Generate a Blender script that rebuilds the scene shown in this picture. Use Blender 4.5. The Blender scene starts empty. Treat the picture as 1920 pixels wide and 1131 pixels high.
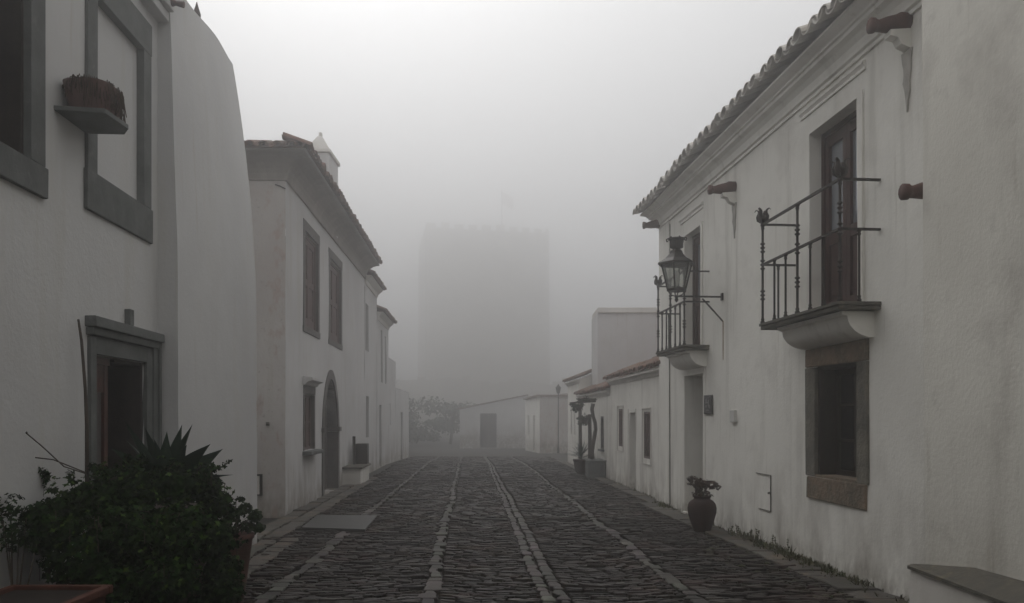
import bpy, bmesh, math, random
from mathutils import Vector, noise
R = random.Random(7)
PI = math.pi
sc = bpy.context.scene
C = sc.collection
# ------------------------------------------------------------------ camera
F, CX, HY, CH = 1500.0, 960.0, 782.0, 1.6       # focal length in photo pixels, vanishing column, horizon row, eye height
cam = bpy.data.cameras.new("camera"); camo = bpy.data.objects.new("camera", cam); C.objects.link(camo)
cam.sensor_width = 36; cam.lens = 36 * F / 1920
cam.shift_y = (HY - 565.5) / 1920
cam.clip_start = .05; cam.clip_end = 2000
camo.location = (0, 0, CH); camo.rotation_euler = (math.radians(90), 0, 0)
sc.camera = camo
# ------------------------------------------------------------------ world, sun, exposure
CLOUD_LOW, CLOUD_TOP, CLOUD_MIX = 5.6, 12.2, .88
SUN_EL, SUN_AZ = 48, -14        # high in front, slightly left, behind the fog
w = bpy.data.worlds.new("World"); sc.world = w; w.use_nodes = True
nt = w.node_tree; nt.nodes.clear()
sky = nt.nodes.new("ShaderNodeTexSky"); sky.sky_type = 'NISHITA'; sky.sun_disc = False
sky.sun_elevation = math.radians(SUN_EL); sky.sun_rotation = math.radians(SUN_AZ)
sky.air_density = 1.0; sky.dust_density = 6.0; sky.ozone_density = 1.0
hs = nt.nodes.new("ShaderNodeHueSaturation"); hs.inputs['Saturation'].default_value = .12
bg = nt.nodes.new("ShaderNodeBackground"); bg.inputs['Strength'].default_value = .10
wo = nt.nodes.new("ShaderNodeOutputWorld")
# overcast: the clear sky is veiled by an even cloud layer, brighter towards the zenith
wc = nt.nodes.new("ShaderNodeTexCoord"); ws = nt.nodes.new("ShaderNodeSeparateXYZ"); wr = nt.nodes.new("ShaderNodeMapRange")
nt.links.new(wc.outputs['Generated'], ws.inputs[0]); nt.links.new(ws.outputs[2], wr.inputs[0])
wr.inputs[1].default_value = 0; wr.inputs[2].default_value = 1; wr.inputs[3].default_value = CLOUD_LOW; wr.inputs[4].default_value = CLOUD_TOP
wm = nt.nodes.new("ShaderNodeMix"); wm.data_type = 'RGBA'; wm.inputs[0].default_value = CLOUD_MIX
nt.links.new(sky.outputs[0], hs.inputs['Color']); nt.links.new(hs.outputs[0], wm.inputs[6])
wv = nt.nodes.new("ShaderNodeCombineColor"); [nt.links.new(wr.outputs[0], wv.inputs[i]) for i in range(3)]
nt.links.new(wv.outputs[0], wm.inputs[7])
nt.links.new(wm.outputs[2], bg.inputs['Color']); nt.links.new(bg.outputs[0], wo.inputs[0])
sun = bpy.data.lights.new("sun", 'SUN'); suno = bpy.data.objects.new("sun", sun); C.objects.link(suno)
sun.energy = .8; sun.angle = math.radians(20); sun.color = (1, .985, .96)
d = Vector((math.sin(math.radians(SUN_AZ)) * math.cos(math.radians(SUN_EL)), math.cos(math.radians(SUN_AZ)) * math.cos(math.radians(SUN_EL)), math.sin(math.radians(SUN_EL))))
suno.rotation_euler = d.to_track_quat('Z', 'Y').to_euler()
suno.location = (-10, 30, 50)
sc.view_settings.view_transform = 'Standard'; sc.view_settings.look = 'None'; sc.view_settings.gamma = 1
sc.view_settings.exposure = 0.0
sc.cycles.use_denoising = True
sc.cycles.max_bounces = 8; sc.cycles.diffuse_bounces = 4; sc.cycles.volume_bounces = 3
sc.cycles.glossy_bounces = 3; sc.cycles.transmission_bounces = 6; sc.cycles.transparent_max_bounces = 12
FOG = .0172

# ------------------------------------------------------------------ materials
def N(nt, t, **k):
    n = nt.nodes.new(t)
    for a, b in k.items(): setattr(n, a, b)
    return n
def ramp(nt, src, lo, hi, L):
    m = N(nt, 'ShaderNodeMapRange'); m.inputs[1].default_value = lo; m.inputs[2].default_value = hi; m.clamp = True
    L(src, m.inputs[0]); return m.outputs[0]
def c4(c): return (c[0], c[1], c[2], 1)
def mat(name, base, var=None, vs=3, rough=.8, bump=.2, bs=30, layers=(), island=0, metallic=0, spec=.3, bdist=.01, bump2=0, bs2=4, trans=0, hue=.015):
    """layers: (colour, scale, lo, hi, strength, stretch xyz, (z0,z1) fade-out height or None)"""
    m = bpy.data.materials.new(name); m.use_nodes = True
    nt = m.node_tree; L = nt.links.new
    b = nt.nodes['Principled BSDF']
    b.inputs['Roughness'].default_value = rough; b.inputs['Metallic'].default_value = metallic
    b.inputs['Specular IOR Level'].default_value = spec
    geo = N(nt, 'ShaderNodeNewGeometry'); pos = geo.outputs['Position']
    def nz(scale, st=(1, 1, 1), det=4, off=0):
        mp = N(nt, 'ShaderNodeMapping'); mp.inputs['Scale'].default_value = st; mp.inputs['Location'].default_value = (off, off * .7, off * 1.3)
        L(pos, mp.inputs[0])
        n = N(nt, 'ShaderNodeTexNoise'); n.inputs['Scale'].default_value = scale; n.inputs['Detail'].default_value = det; n.inputs['Roughness'].default_value = .6
        L(mp.outputs[0], n.inputs['Vector']); return n.outputs['Fac']
    def mix(a, bcol, fac):
        x = N(nt, 'ShaderNodeMix', data_type='RGBA')
        if hasattr(a, 'links'): L(a, x.inputs[6])
        else: x.inputs[6].default_value = c4(a)
        x.inputs[7].default_value = c4(bcol)
        if hasattr(fac, 'links'): L(fac, x.inputs[0])
        else: x.inputs[0].default_value = fac
        return x.outputs[2]
    col = base
    if var: col = mix(base, var, ramp(nt, nz(vs), .35, .65, L))
    for i, (lc, s, lo, hi, st, stretch, zr) in enumerate(layers):
        f = ramp(nt, nz(s, stretch, 5, 3.1 * (i + 1)), lo, hi, L)
        mu = N(nt, 'ShaderNodeMath', operation='MULTIPLY'); L(f, mu.inputs[0]); mu.inputs[1].default_value = st; f = mu.outputs[0]
        if zr:
            sx = N(nt, 'ShaderNodeSeparateXYZ'); L(pos, sx.inputs[0])
            mr = ramp(nt, sx.outputs[2], zr[1], zr[0], L)
            m2 = N(nt, 'ShaderNodeMath', operation='MULTIPLY'); L(f, m2.inputs[0]); L(mr, m2.inputs[1]); f = m2.outputs[0]
        col = mix(col, lc, f)
    if island:
        rr = N(nt, 'ShaderNodeMapRange'); L(geo.outputs['Random Per Island'], rr.inputs[0]); rr.inputs[3].default_value = 1 - island; rr.inputs[4].default_value = 1 + island
        hv = N(nt, 'ShaderNodeHueSaturation'); L(rr.outputs[0], hv.inputs['Value'])
        r2 = N(nt, 'ShaderNodeMath', operation='MULTIPLY'); L(geo.outputs['Random Per Island'], r2.inputs[0]); r2.inputs[1].default_value = 7.31
        r3 = N(nt, 'ShaderNodeMath', operation='FRACT'); L(r2.outputs[0], r3.inputs[0])
        r4 = N(nt, 'ShaderNodeMapRange'); L(r3.outputs[0], r4.inputs[0]); r4.inputs[3].default_value = .5 - hue; r4.inputs[4].default_value = .5 + hue
        L(r4.outputs[0], hv.inputs['Hue'])
        if hasattr(col, 'links'): L(col, hv.inputs['Color'])
        else: hv.inputs['Color'].default_value = c4(col)
        col = hv.outputs[0]
    if hasattr(col, 'links'): L(col, b.inputs['Base Color'])
    else: b.inputs['Base Color'].default_value = c4(col)
    if bump:
        bp = N(nt, 'ShaderNodeBump'); bp.inputs['Strength'].default_value = bump; bp.inputs['Distance'].default_value = bdist
        L(nz(bs, det=6), bp.inputs['Height'])
        if bump2:
            b2 = N(nt, 'ShaderNodeBump'); b2.inputs['Strength'].default_value = bump2; b2.inputs['Distance'].default_value = .05
            L(nz(bs2, det=3, off=9), b2.inputs['Height']); L(b2.outputs[0], bp.inputs['Normal'])
        L(bp.outputs[0], b.inputs['Normal'])
    if trans:
        b.inputs['Transmission Weight'].default_value = trans; b.inputs['IOR'].default_value = 1.1
    return m
def plaster(name, base, var, patch=(.45, .42, .38), pst=.35, damp=(.22, .19, .15), dst=.6, pits=.5, extra=(), b2=.2):
    return mat(name, base, var, .55, .92, .38, 32, [
        (patch, 1.3, .52, .72, pst, (1, 1, 1), None),
        (patch, 5.5, .58, .75, pst * .6, (1, 1, 1), None),
        ((.46, .44, .39), 3.5, .54, .72, .42, (1, 1, .10), None), ((.42, .38, .32), 11, .62, .72, .35, (1, 1, .06), None),
        (damp, 2.6, .42, .68, dst, (1, 1, .35), (.15, 1.1)),
        (damp, 9, .38, .6, dst, (1, 1, .6), (.0, .28)),
        ((.3, .27, .23), 38, .70, .76, pits, (1, 1, 1), None)] + list(extra), spec=.15, bdist=.008, bump2=b2 * .8, bs2=2.6)
M = {}
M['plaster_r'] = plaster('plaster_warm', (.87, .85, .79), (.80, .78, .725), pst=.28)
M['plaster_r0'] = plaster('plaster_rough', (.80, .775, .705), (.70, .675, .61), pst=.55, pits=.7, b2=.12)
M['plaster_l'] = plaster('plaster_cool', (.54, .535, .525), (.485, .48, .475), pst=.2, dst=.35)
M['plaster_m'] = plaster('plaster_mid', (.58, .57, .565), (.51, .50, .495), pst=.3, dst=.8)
M['plaster_stain'] = plaster('plaster_stained', (.55, .525, .50), (.45, .42, .40), patch=(.46, .38, .34), pst=.5, dst=.8, pits=.8,
    extra=[((.38, .27, .23), 5, .54, .64, .55, (1, 1, .5), None), ((.30, .27, .25), 14, .60, .68, .5, (1, 1, 1), None)])
M['limewash'] = plaster('limewash', (.70, .68, .64), (.58, .55, .51), pst=.3, dst=.1)
M['stone_grey'] = mat('grey_stone', (.125, .13, .125), (.09, .094, .09), 5, .85, .5, 40, [((.18, .18, .17), 9, .6, .75, .5, (1, 1, 1), None)])
M['stone_brown'] = mat('brown_schist', (.26, .185, .13), (.13, .11, .085), 3.5, .85, 1.3, 16, [((.33, .27, .19), 7, .56, .7, .7, (1, 1, 1), None), ((.10, .11, .09), 5, .5, .7, .6, (1, 1, 1), None)], bdist=.025)
M['stone_green'] = mat('green_schist', (.20, .185, .15), (.115, .108, .095), 5, .85, 1.2, 18, [((.24, .20, .14), 6, .56, .7, .6, (1, 1, .4), None)], bdist=.02)
M['slab'] = mat('balcony_slab_stone', (.11, .10, .08), (.075, .07, .06), 6, .9, .6, 30, [((.22, .19, .12), 8, .55, .7, .5, (1, 1, 1), None)])
M['slate'] = mat('paving_slate', (.036, .029, .025), (.022, .018, .016), 14, .6, .6, 60, [((.085, .075, .066), 5, .56, .72, .5, (1, 1, 1), None), ((.060, .034, .024), 1.1, .5, .7, .55, (1, 1, 1), None)], island=.6, spec=.3, hue=.04)
M['slate_edge'] = mat('paving_edge_stone', (.056, .047, .040), (.034, .029, .025), 6, .7, .6, 40, [((.11, .105, .095), 4, .55, .7, .5, (1, 1, 1), None)], island=.5, hue=.12)
M['flag'] = mat('flagstone', (.085, .077, .066), (.06, .054, .048), 3, .8, .7, 25, [((.16, .115, .075), 3, .5, .68, .6, (1, 1, 1), None), ((.05, .06, .03), 4, .58, .7, .5, (1, 1, 1), None)], island=.25)
M['earth'] = mat('joint_earth', (.035, .030, .025), (.022, .020, .017), 8, 1, .8, 50, [((.035, .04, .018), 2.2, .55, .7, .6, (1, 1, 1), None)])
M['wood_red'] = mat('red_brown_wood', (.055, .020, .015), (.038, .015, .012), 12, .55, .3, 60, [((.06, .032, .024), 18, .5, .8, .5, (1, 1, .08), None)])
M['wood_dark'] = mat('dark_wood', (.035, .026, .022), (.024, .018, .016), 12, .6, .3, 60, [((.05, .04, .03), 18, .5, .8, .5, (1, 1, .08), None)])
M['wood_door'] = mat('door_wood', (.075, .024, .012), (.045, .015, .009), 10, .5, .3, 50)
M['shutter'] = mat('grey_shutter', (.10, .085, .08), (.08, .07, .068), 6, .7, .2, 50)
M['shutter_red'] = mat('red_grey_shutter', (.12, .075, .07), (.095, .06, .056), 6, .7, .2, 50)
M['door_grey'] = mat('weathered_plank', (.13, .12, .11), (.10, .09, .085), 6, .8, .3, 40)
M['iron'] = mat('wrought_iron', (.022, .020, .018), (.035, .024, .018), 20, .55, .3, 80, metallic=.4)
M['glass_dark'] = mat('dark_window_glass', (.012, .013, .014), rough=.06, bump=0, spec=.6)
M['glass_sky'] = mat('balcony_door_glass', (.30, .32, .35), rough=.04, bump=0, spec=1, metallic=.45)
M['glass_lamp'] = mat('lantern_glass', (.85, .86, .84), rough=.12, bump=0, spec=.5, trans=.92)
M['bulb'] = mat('lamp_bulb', (.75, .74, .70), rough=.4, bump=0)
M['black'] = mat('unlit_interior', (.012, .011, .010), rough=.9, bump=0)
M['terra'] = mat('terracotta', (.115, .052, .040), (.08, .038, .03), 8, .8, .4, 50, [((.07, .045, .035), 5, .55, .7, .6, (1, 1, 1), None)])
M['terra_dark'] = mat('dark_fired_clay', (.040, .018, .014), (.026, .013, .010), 6, .85, .4, 40)
M['terra_trough'] = mat('red_clay_trough', (.085, .030, .018), (.06, .022, .014), 6, .8, .4, 40)
M['tile_white'] = mat('limewashed_roof_tile', (.60, .57, .53), (.46, .42, .38), 5, .9, .5, 40, [((.16, .13, .11), 6, .60, .72, .5, (1, 1, 1), None)], island=.15)
M['tile'] = mat('clay_roof_tile', (.19, .105, .075), (.13, .085, .065), 5, .9, .5, 40, [((.08, .075, .06), 6, .5, .68, .8, (1, 1, 1), None)], island=.25)
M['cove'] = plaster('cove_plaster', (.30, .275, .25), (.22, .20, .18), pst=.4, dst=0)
M['leaf'] = mat('shrub_leaf', (.014, .032, .006), (.008, .018, .005), 6, .8, 0, island=.8, spec=.03)
M['leaf_young'] = mat('young_shrub_leaf', (.040, .070, .014), (.028, .05, .010), 6, .8, 0, island=.5, spec=.03)
M['leaf_ger'] = mat('geranium_leaf', (.020, .038, .010), (.014, .026, .008), 8, .7, 0, island=.4, spec=.05)
M['leaf_dry'] = mat('bronze_leaf', (.055, .030, .018), (.04, .024, .014), 8, .8, 0, island=.4, spec=.05)
M['agave'] = mat('agave_leaf', (.034, .056, .036), (.020, .036, .024), 5, .5, .1, 20, island=.25, spec=.2)
M['weed'] = mat('wall_weed', (.055, .070, .022), (.075, .060, .026), 8, .8, 0, island=.4)
M['moss'] = mat('moss', (.040, .045, .016), (.028, .030, .014), 10, 1, .9, 60)
M['bark'] = mat('bark', (.07, .052, .04), (.045, .035, .028), 9, .95, .8, 30)
M['far_leaf'] = mat('far_foliage', (.045, .055, .030), (.03, .04, .02), 1, .8, 0, island=.4)
M['castle'] = mat('castle_stone', (.52, .48, .42), (.44, .41, .36), .5, .95, .9, 6, [((.30, .27, .24), 1.4, .5, .7, .5, (1, 1, 3), None)], bdist=.1)
M['soil'] = mat('soil', (.02, .015, .012), rough=1, bump=.5)
M['plaque'] = mat('plaque_enamel', (.035, .030, .030), rough=.4, bump=0)
M['plaque_mark'] = mat('plaque_lettering', (.32, .31, .31), rough=.5, bump=0)
M['white_plastic'] = mat('white_plastic', (.62, .61, .58), rough=.5, bump=0)
M['crack'] = mat('crack', (.06, .05, .04), rough=1, bump=0)
M['rust'] = mat('rust_stain', (.34, .24, .17), (.52, .46, .38), 6, rough=1, bump=0)
M['grime'] = mat('grey_drip', (.46, .44, .40), (.36, .34, .31), 9, rough=1, bump=0)
M['metal_cover'] = mat('cover_plate', (.05, .048, .045), (.038, .036, .034), 5, .6, .2, 30)
M['cloth'] = mat('flag_cloth', (.55, .50, .48), rough=.9, bump=0)

# ------------------------------------------------------------------ geometry helpers
class Side:
    """frame on a street wall X = a + b*Y; u is Y, n points to the street"""
    def __init__(s, a, b, side):
        s.a, s.b = a, b; k = 1 / math.sqrt(1 + b * b); s.nx = side * k; s.ny = -b * side * k
    def P(s, u, n, z): return (s.a + s.b * u + n * s.nx, u + n * s.ny, z)
    def hit(s, px, py, n=0):
        t = (px - CX) / F
        Y = (s.a + n * s.nx - t * n * s.ny) / (t - s.b)
        return Y, CH + (HY - py) / F * (Y + n * s.ny)
    def U(s, px, n=0): return s.hit(px, 0, n)[0]
class End:
    """frame on a wall across the street at Y0, facing the camera; u is X"""
    def __init__(s, Y0, sl=0, x0=0): s.Y0 = Y0; s.sl = sl; s.x0 = x0
    def P(s, u, n, z): return (u, s.Y0 + s.sl * (u - s.x0) - n, z)
    def hit(s, px, py, n=0):
        Y = s.Y0 - n; return (px - CX) / F * Y, CH + (HY - py) / F * Y
class World_:
    def P(s, u, n, z): return (u, n, z)
WF = World_()
class MB:
    def __init__(s): s.v = []; s.f = []; s.sm = []
    def add(s, vs, fs, smooth=False):
        o = len(s.v); s.v += [tuple(v) for v in vs]; s.f += [tuple(i + o for i in f) for f in fs]; s.sm += [smooth] * len(fs); return s
    def box(s, fr, u0, u1, n0, n1, z0, z1, bev=0, jit=0):
        if bev:
            b = min(bev, abs(u1-u0)*.45, abs(n1-n0)*.45, abs(z1-z0)*.45)
            bm = bmesh.new(); bmesh.ops.create_cube(bm, size=1)
            for v in bm.verts:
                v.co = Vector((u0 + (v.co.x + .5) * (u1 - u0), n0 + (v.co.y + .5) * (n1 - n0), z0 + (v.co.z + .5) * (z1 - z0)))
                if jit: v.co += Vector([R.uniform(-jit, jit) for _ in range(3)])
            bmesh.ops.bevel(bm, geom=bm.edges[:], offset=b, segments=2, affect='EDGES', profile=.6)
            bm.verts.index_update()
            vs = [fr.P(*v.co) for v in bm.verts]; fs = [[v.index for v in f.verts] for f in bm.faces]; bm.free()
            return s.add(vs, fs)
        q = [(u, n, z) for z in (z0, z1) for n in (n0, n1) for u in (u0, u1)]
        if jit: q = [(a + R.uniform(-jit, jit), b + R.uniform(-jit, jit), c + R.uniform(-jit, jit)) for a, b, c in q]
        return s.add([fr.P(*p) for p in q], [(0, 1, 3, 2), (4, 6, 7, 5), (0, 4, 5, 1), (2, 3, 7, 6), (0, 2, 6, 4), (1, 5, 7, 3)])
    def prism(s, fr, poly, n0, n1):     # poly in (u,z), extruded along n
        k = len(poly)
        vs = [fr.P(u, n0, z) for u, z in poly] + [fr.P(u, n1, z) for u, z in poly]
        return s.add(vs, [tuple(range(k)), tuple(range(2 * k - 1, k - 1, -1))] + [(i, (i + 1) % k, k + (i + 1) % k, k + i) for i in range(k)])
    def hull(s, top, bot):               # two loops of 3-D points
        k = len(top)
        return s.add(list(bot) + list(top), [tuple(range(k)), tuple(range(2 * k - 1, k - 1, -1))] + [(i, (i + 1) % k, k + (i + 1) % k, k + i) for i in range(k)])
    def tube(s, pts, rad, seg=8, flat=1):
        pts = [Vector(p) for p in pts]; n = len(pts)
        if not hasattr(rad, '__len__'): rad = [rad] * n
        vs = []; up = None
        for i, p in enumerate(pts):
            t = (pts[min(i + 1, n - 1)] - pts[max(i - 1, 0)]).normalized()
            if up is None:
                up = Vector((0, 0, 1)) if abs(t.z) < .9 else Vector((1, 0, 0))
            a = t.cross(up).normalized(); b = a.cross(t).normalized(); up = b
            for k in range(seg):
                an = 2 * PI * k / seg
                vs.append(p + a * math.cos(an) * rad[i] + b * math.sin(an) * rad[i] * flat)
        fs = [(i * seg + k, i * seg + (k + 1) % seg, (i + 1) * seg + (k + 1) % seg, (i + 1) * seg + k) for i in range(n - 1) for k in range(seg)]
        fs += [tuple(range(seg - 1, -1, -1)), tuple(range((n - 1) * seg, n * seg))]
        return s.add(vs, fs, seg > 4)
    def lathe(s, c, prof, seg=16, rot=0, jit=0, smooth=True):
        vs = []; n = len(prof)
        for r, z in prof:
            for k in range(seg):
                an = rot + 2 * PI * k / seg
                rr = r * (1 + (R.uniform(-jit, jit) if jit else 0))
                vs.append((c[0] + rr * math.cos(an), c[1] + rr * math.sin(an), c[2] + z))
        fs = [(i * seg + k, i * seg + (k + 1) % seg, (i + 1) * seg + (k + 1) % seg, (i + 1) * seg + k) for i in range(n - 1) for k in range(seg)]
        fs += [tuple(range(seg - 1, -1, -1)), tuple(range((n - 1) * seg, n * seg))]
        return s.add(vs, fs, smooth)
    def sheet(s, fr, u0, u1, z0, z1, holes=(), depth=.25, nf=None, step=.3, ztop=None, zcut=None):
        us = {round(u0, 4), round(u1, 4)}; zs = {round(z0, 4), round(z1, 4)}
        holes = [tuple(round(x, 4) for x in h[:4]) + tuple(h[4:]) for h in holes]
        for h in holes: us |= {h[0], h[1]}; zs |= {h[2], h[3]}
        def sub(S):
            S = sorted(S); o = [S[0]]
            for a, b in zip(S, S[1:]):
                k = max(1, int(round((b - a) / step)))
                o += [a + (b - a) * i / k for i in range(1, k + 1)]
            return o
        us, zs = sub(us), sub(zs)
        nf = nf or (lambda u, z: 0)
        zc = zcut if zcut is not None else max([h[3] for h in holes] + [z0])
        def Z(u, z):
            if ztop is None or z <= zc: return z
            return zc + (z - zc) * (ztop(u) - zc) / (z1 - zc)
        base = len(s.v); nu = len(us)
        for z in zs:
            for u in us:
                zz = Z(u, z); s.v.append(fr.P(u, nf(u, zz), zz))
        nz_ = len(zs)
        def hole(i, j):
            if i < 0 or j < 0 or i >= nu - 1 or j >= nz_ - 1: return None
            cu, cz = (us[i] + us[i + 1]) / 2, (zs[j] + zs[j + 1]) / 2
            for h in holes:
                if h[0] < cu < h[1] and h[2] < cz < h[3]: return h
            return None
        back = {}; frnt = {}
        def fv(i, j):
            if (i, j) not in frnt:
                frnt[(i, j)] = len(s.v); s.v.append(s.v[base + j * nu + i])
            return frnt[(i, j)]
        def bv(i, j, dd):
            if (i, j) not in back:
                back[(i, j)] = len(s.v); s.v.append(fr.P(us[i], -dd, zs[j]))
            return back[(i, j)]
        for j in range(nz_ - 1):
            for i in range(nu - 1):
                a, b, c, d_ = base + j * nu + i, base + j * nu + i + 1, base + (j + 1) * nu + i + 1, base + (j + 1) * nu + i
                h = hole(i, j)
                if not h: s.f.append((a, b, c, d_)); s.sm.append(True); continue
                dd = h[4] if len(h) > 4 else depth
                for (di, dj, e) in ((-1, 0, ((i, j + 1), (i, j))), (1, 0, ((i + 1, j), (i + 1, j + 1))), (0, -1, ((i, j), (i + 1, j))), (0, 1, ((i + 1, j + 1), (i, j + 1)))):
                    if not hole(i + di, j + dj):
                        (i1, j1), (i2, j2) = e
                        s.f.append((fv(i1, j1), fv(i2, j2), bv(i2, j2, dd), bv(i1, j1, dd))); s.sm.append(False)
        return s
    def sweep(s, path, prof, side):      # path [(x,y)], prof [(n,z)] closed; side +1: outward is to the right of travel
        path = [Vector(p) for p in path]; n = len(path); k = len(prof); vs = []
        for i, p in enumerate(path):
            def nrm(a, b): t = (b - a).normalized(); return Vector((t.y, -t.x)) * side
            if i == 0: m = nrm(path[0], path[1])
            elif i == n - 1: m = nrm(path[-2], path[-1])
            else:
                a, b = nrm(path[i - 1], p), nrm(p, path[i + 1]); m = (a + b).normalized(); m /= max(.3, m.dot(a))
            for q, z in prof: vs.append((p.x + m.x * q, p.y + m.y * q, z))
        fs = [(i * k + j, i * k + (j + 1) % k, (i + 1) * k + (j + 1) % k, (i + 1) * k + j) for i in range(n - 1) for j in range(k)]
        fs += [tuple(range(k)), tuple(range(n * k - 1, (n - 1) * k - 1, -1))]
        return s.add(vs, fs)
    def build(s, name, m, parent=None, recalc=True, loc=None):
        me = bpy.data.meshes.new(name)
        o = bpy.data.objects.new(name, me); C.objects.link(o)
        L = Vector((0, 0, 0)); p = parent
        while p: L += p.location; p = p.parent
        if loc is not None and parent is None: L = Vector(loc); o.location = L
        me.from_pydata([(v[0] - L.x, v[1] - L.y, v[2] - L.z) for v in s.v], [], s.f)
        me.polygons.foreach_set('use_smooth', s.sm)
        me.materials.append(M[m])
        if recalc:
            bm = bmesh.new(); bm.from_mesh(me); bmesh.ops.recalc_face_normals(bm, faces=bm.faces[:]); bm.to_mesh(me); bm.free()
        me.update()
        if parent: o.parent = parent
        return o
def tag(o, label=None, cat=None, group=None, kind=None):
    for k, v in (('label', label), ('category', cat), ('group', group), ('kind', kind)):
        if v: o[k] = v
    return o
def thing(name, loc, label, cat, group=None):
    o = bpy.data.objects.new(name, None); C.objects.link(o); o.location = loc; o.empty_display_size = .2
    return tag(o, label, cat, group)
def nzf(amp, sc_=.8, seed=0):
    return lambda u, z: amp * (noise.noise(Vector((u * sc_, z * sc_, seed))) + .4 * noise.noise(Vector((u * sc_ * 3.3, z * sc_ * 3.3, seed + 5))))

def tiles(mb, fr, u0, u1, ne, ze, pitch=22, sp=.235, r=.092, length=.42, rows=1, wob=.012, seg=7):
    """canal tiles along an eave: covers (arched up) over channels (arched down)"""
    tp = math.tan(math.radians(pitch)); cnt = max(1, int(abs(u1 - u0) / sp))
    for row in range(rows):
        for i in range(cnt + 1):
            for kind in (0, 1):
                uc = u0 + (i + .5 * kind) * sp + R.uniform(-wob, wob)
                if uc > max(u0, u1): continue
                z = ze(uc) + R.uniform(-wob, wob) * .7
                nn = ne(uc) + R.uniform(-.02, .02) - row * length * .82
                z0 = z + row * length * .82 * tp
                rr = r * R.uniform(.94, 1.05)
                th = .014; vs = []
                skew = R.uniform(-.02, .02)
                for (q, rq) in ((0, rr), (1, rr * .84)):
                    n = nn - q * length; zz = z0 + q * length * tp
                    if kind == 0: zz += .035; n += .0
                    else: n -= .03
                    for rad in (rq, rq - th):
                        for k in range(seg + 1):
                            an = PI * k / seg
                            y = math.sin(an) * rad * .85
                            vs.append(fr.P(uc + skew * q + math.cos(an) * rad, n, zz + (y if kind == 0 else rr * .9 - y)))
                K = seg + 1; fs = []
                for k in range(seg):
                    fs.append((k, k + 1, 2 * K + k + 1, 2 * K + k)); fs.append((K + k, 3 * K + k, 3 * K + k + 1, K + k + 1))
                    fs.append((k, K + k, K + k + 1, k + 1)); fs.append((2 * K + k, 2 * K + k + 1, 3 * K + k + 1, 3 * K + k))
                fs += [(0, 2 * K, 3 * K, K), (seg, K + seg, 3 * K + seg, 2 * K + seg)]
                mb.add(vs, fs)
def corr(mb, fr, u0, u1, ne, ze, n_ridge, pitch, sp=.235, amp=.04, course=.38):
    """stepped corrugated roof surface from just behind the eave up to the ridge"""
    tp = math.tan(math.radians(pitch)); nu = int(abs(u1 - u0) / sp) * 6 + 1
    L = ne - n_ridge; nc = max(2, int(L / course)); rows = []
    for c in range(nc):
        rows.append((ne - L * c / nc, .0)); rows.append((ne - L * (c + 1) / nc + .002, -.022))
    o = len(mb.v)
    for (n, dz) in rows:
        for i in range(nu):
            u = u0 + (u1 - u0) * i / (nu - 1)
            mb.v.append(fr.P(u, n, ze(u) + .06 + (ne - n) * tp + dz + amp * math.cos(2 * PI * (u - u0) / sp) + .015 * noise.noise(Vector((u, n, 3)))))
    for j in range(len(rows) - 1):
        for i in range(nu - 1):
            a = o + j * nu + i; mb.f.append((a, a + 1, a + nu + 1, a + nu)); mb.sm.append(False)

def leafs(mb, cen, rad, n, size, k=5, lob=.35, up=.5, shell=.45):
    """small lobed leaves spread through an ellipsoid"""
    cen = Vector(cen)
    for _ in range(n):
        v = Vector((R.gauss(0, 1), R.gauss(0, 1), R.gauss(0, 1))).normalized()
        q = shell + (1 - shell) * R.random() ** .6
        wob = 1 + .28 * noise.noise(v * 2.3 + cen * 3)
        p = cen + Vector((v.x * rad[0], v.y * rad[1], v.z * rad[2])) * q * wob
        nr = (v * .8 + Vector((R.gauss(0, .5), R.gauss(0, .5), up + R.gauss(0, .4)))).normalized()
        a = nr.orthogonal().normalized(); b = nr.cross(a); an0 = R.uniform(0, 2 * PI)
        s = size * R.uniform(.6, 1.25); m = k * 2; vs = []
        for j in range(m):
            an = an0 + 2 * PI * j / m; rr = s * (1 if j % 2 == 0 else 1 - lob) * R.uniform(.85, 1.1)
            vs.append(p + a * math.cos(an) * rr + b * math.sin(an) * rr * .8 + nr * (R.uniform(-.12, .12) * s))
        mb.add(vs, [tuple(range(m))])

def window(parent, fr, u0, u1, z0, z1, n, bars_u=1, bars_z=2, m='wood_dark', g='glass_dark', fw=.05, name='window', dep=.04, label=None):
    f = MB()
    f.box(fr, u0, u0 + fw, n, n + dep, z0, z1); f.box(fr, u1 - fw, u1, n, n + dep, z0, z1)
    f.box(fr, u0 + fw, u1 - fw, n, n + dep - .003, z0, z0 + fw); f.box(fr, u0 + fw, u1 - fw, n, n + dep - .003, z1 - fw, z1)
    for i in range(bars_u):
        c = u0 + (u1 - u0) * (i + 1) / (bars_u + 1); f.box(fr, c - .03, c + .03, n, n + dep + .008, z0 + fw, z1 - fw)
    for i in range(bars_z):
        c = z0 + (z1 - z0) * (i + 1) / (bars_z + 1); f.box(fr, u0 + fw, u1 - fw, n + .004, n + dep - .008, c - .014, c + .014)
    o = f.build(name, m, parent)
    if label: o['label'] = label
    MB().box(fr, u0 + .002, u1 - .002, n - .02, n + .012, z0 + .002, z1 - .002).build('pane', g, o)
    return o
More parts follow.
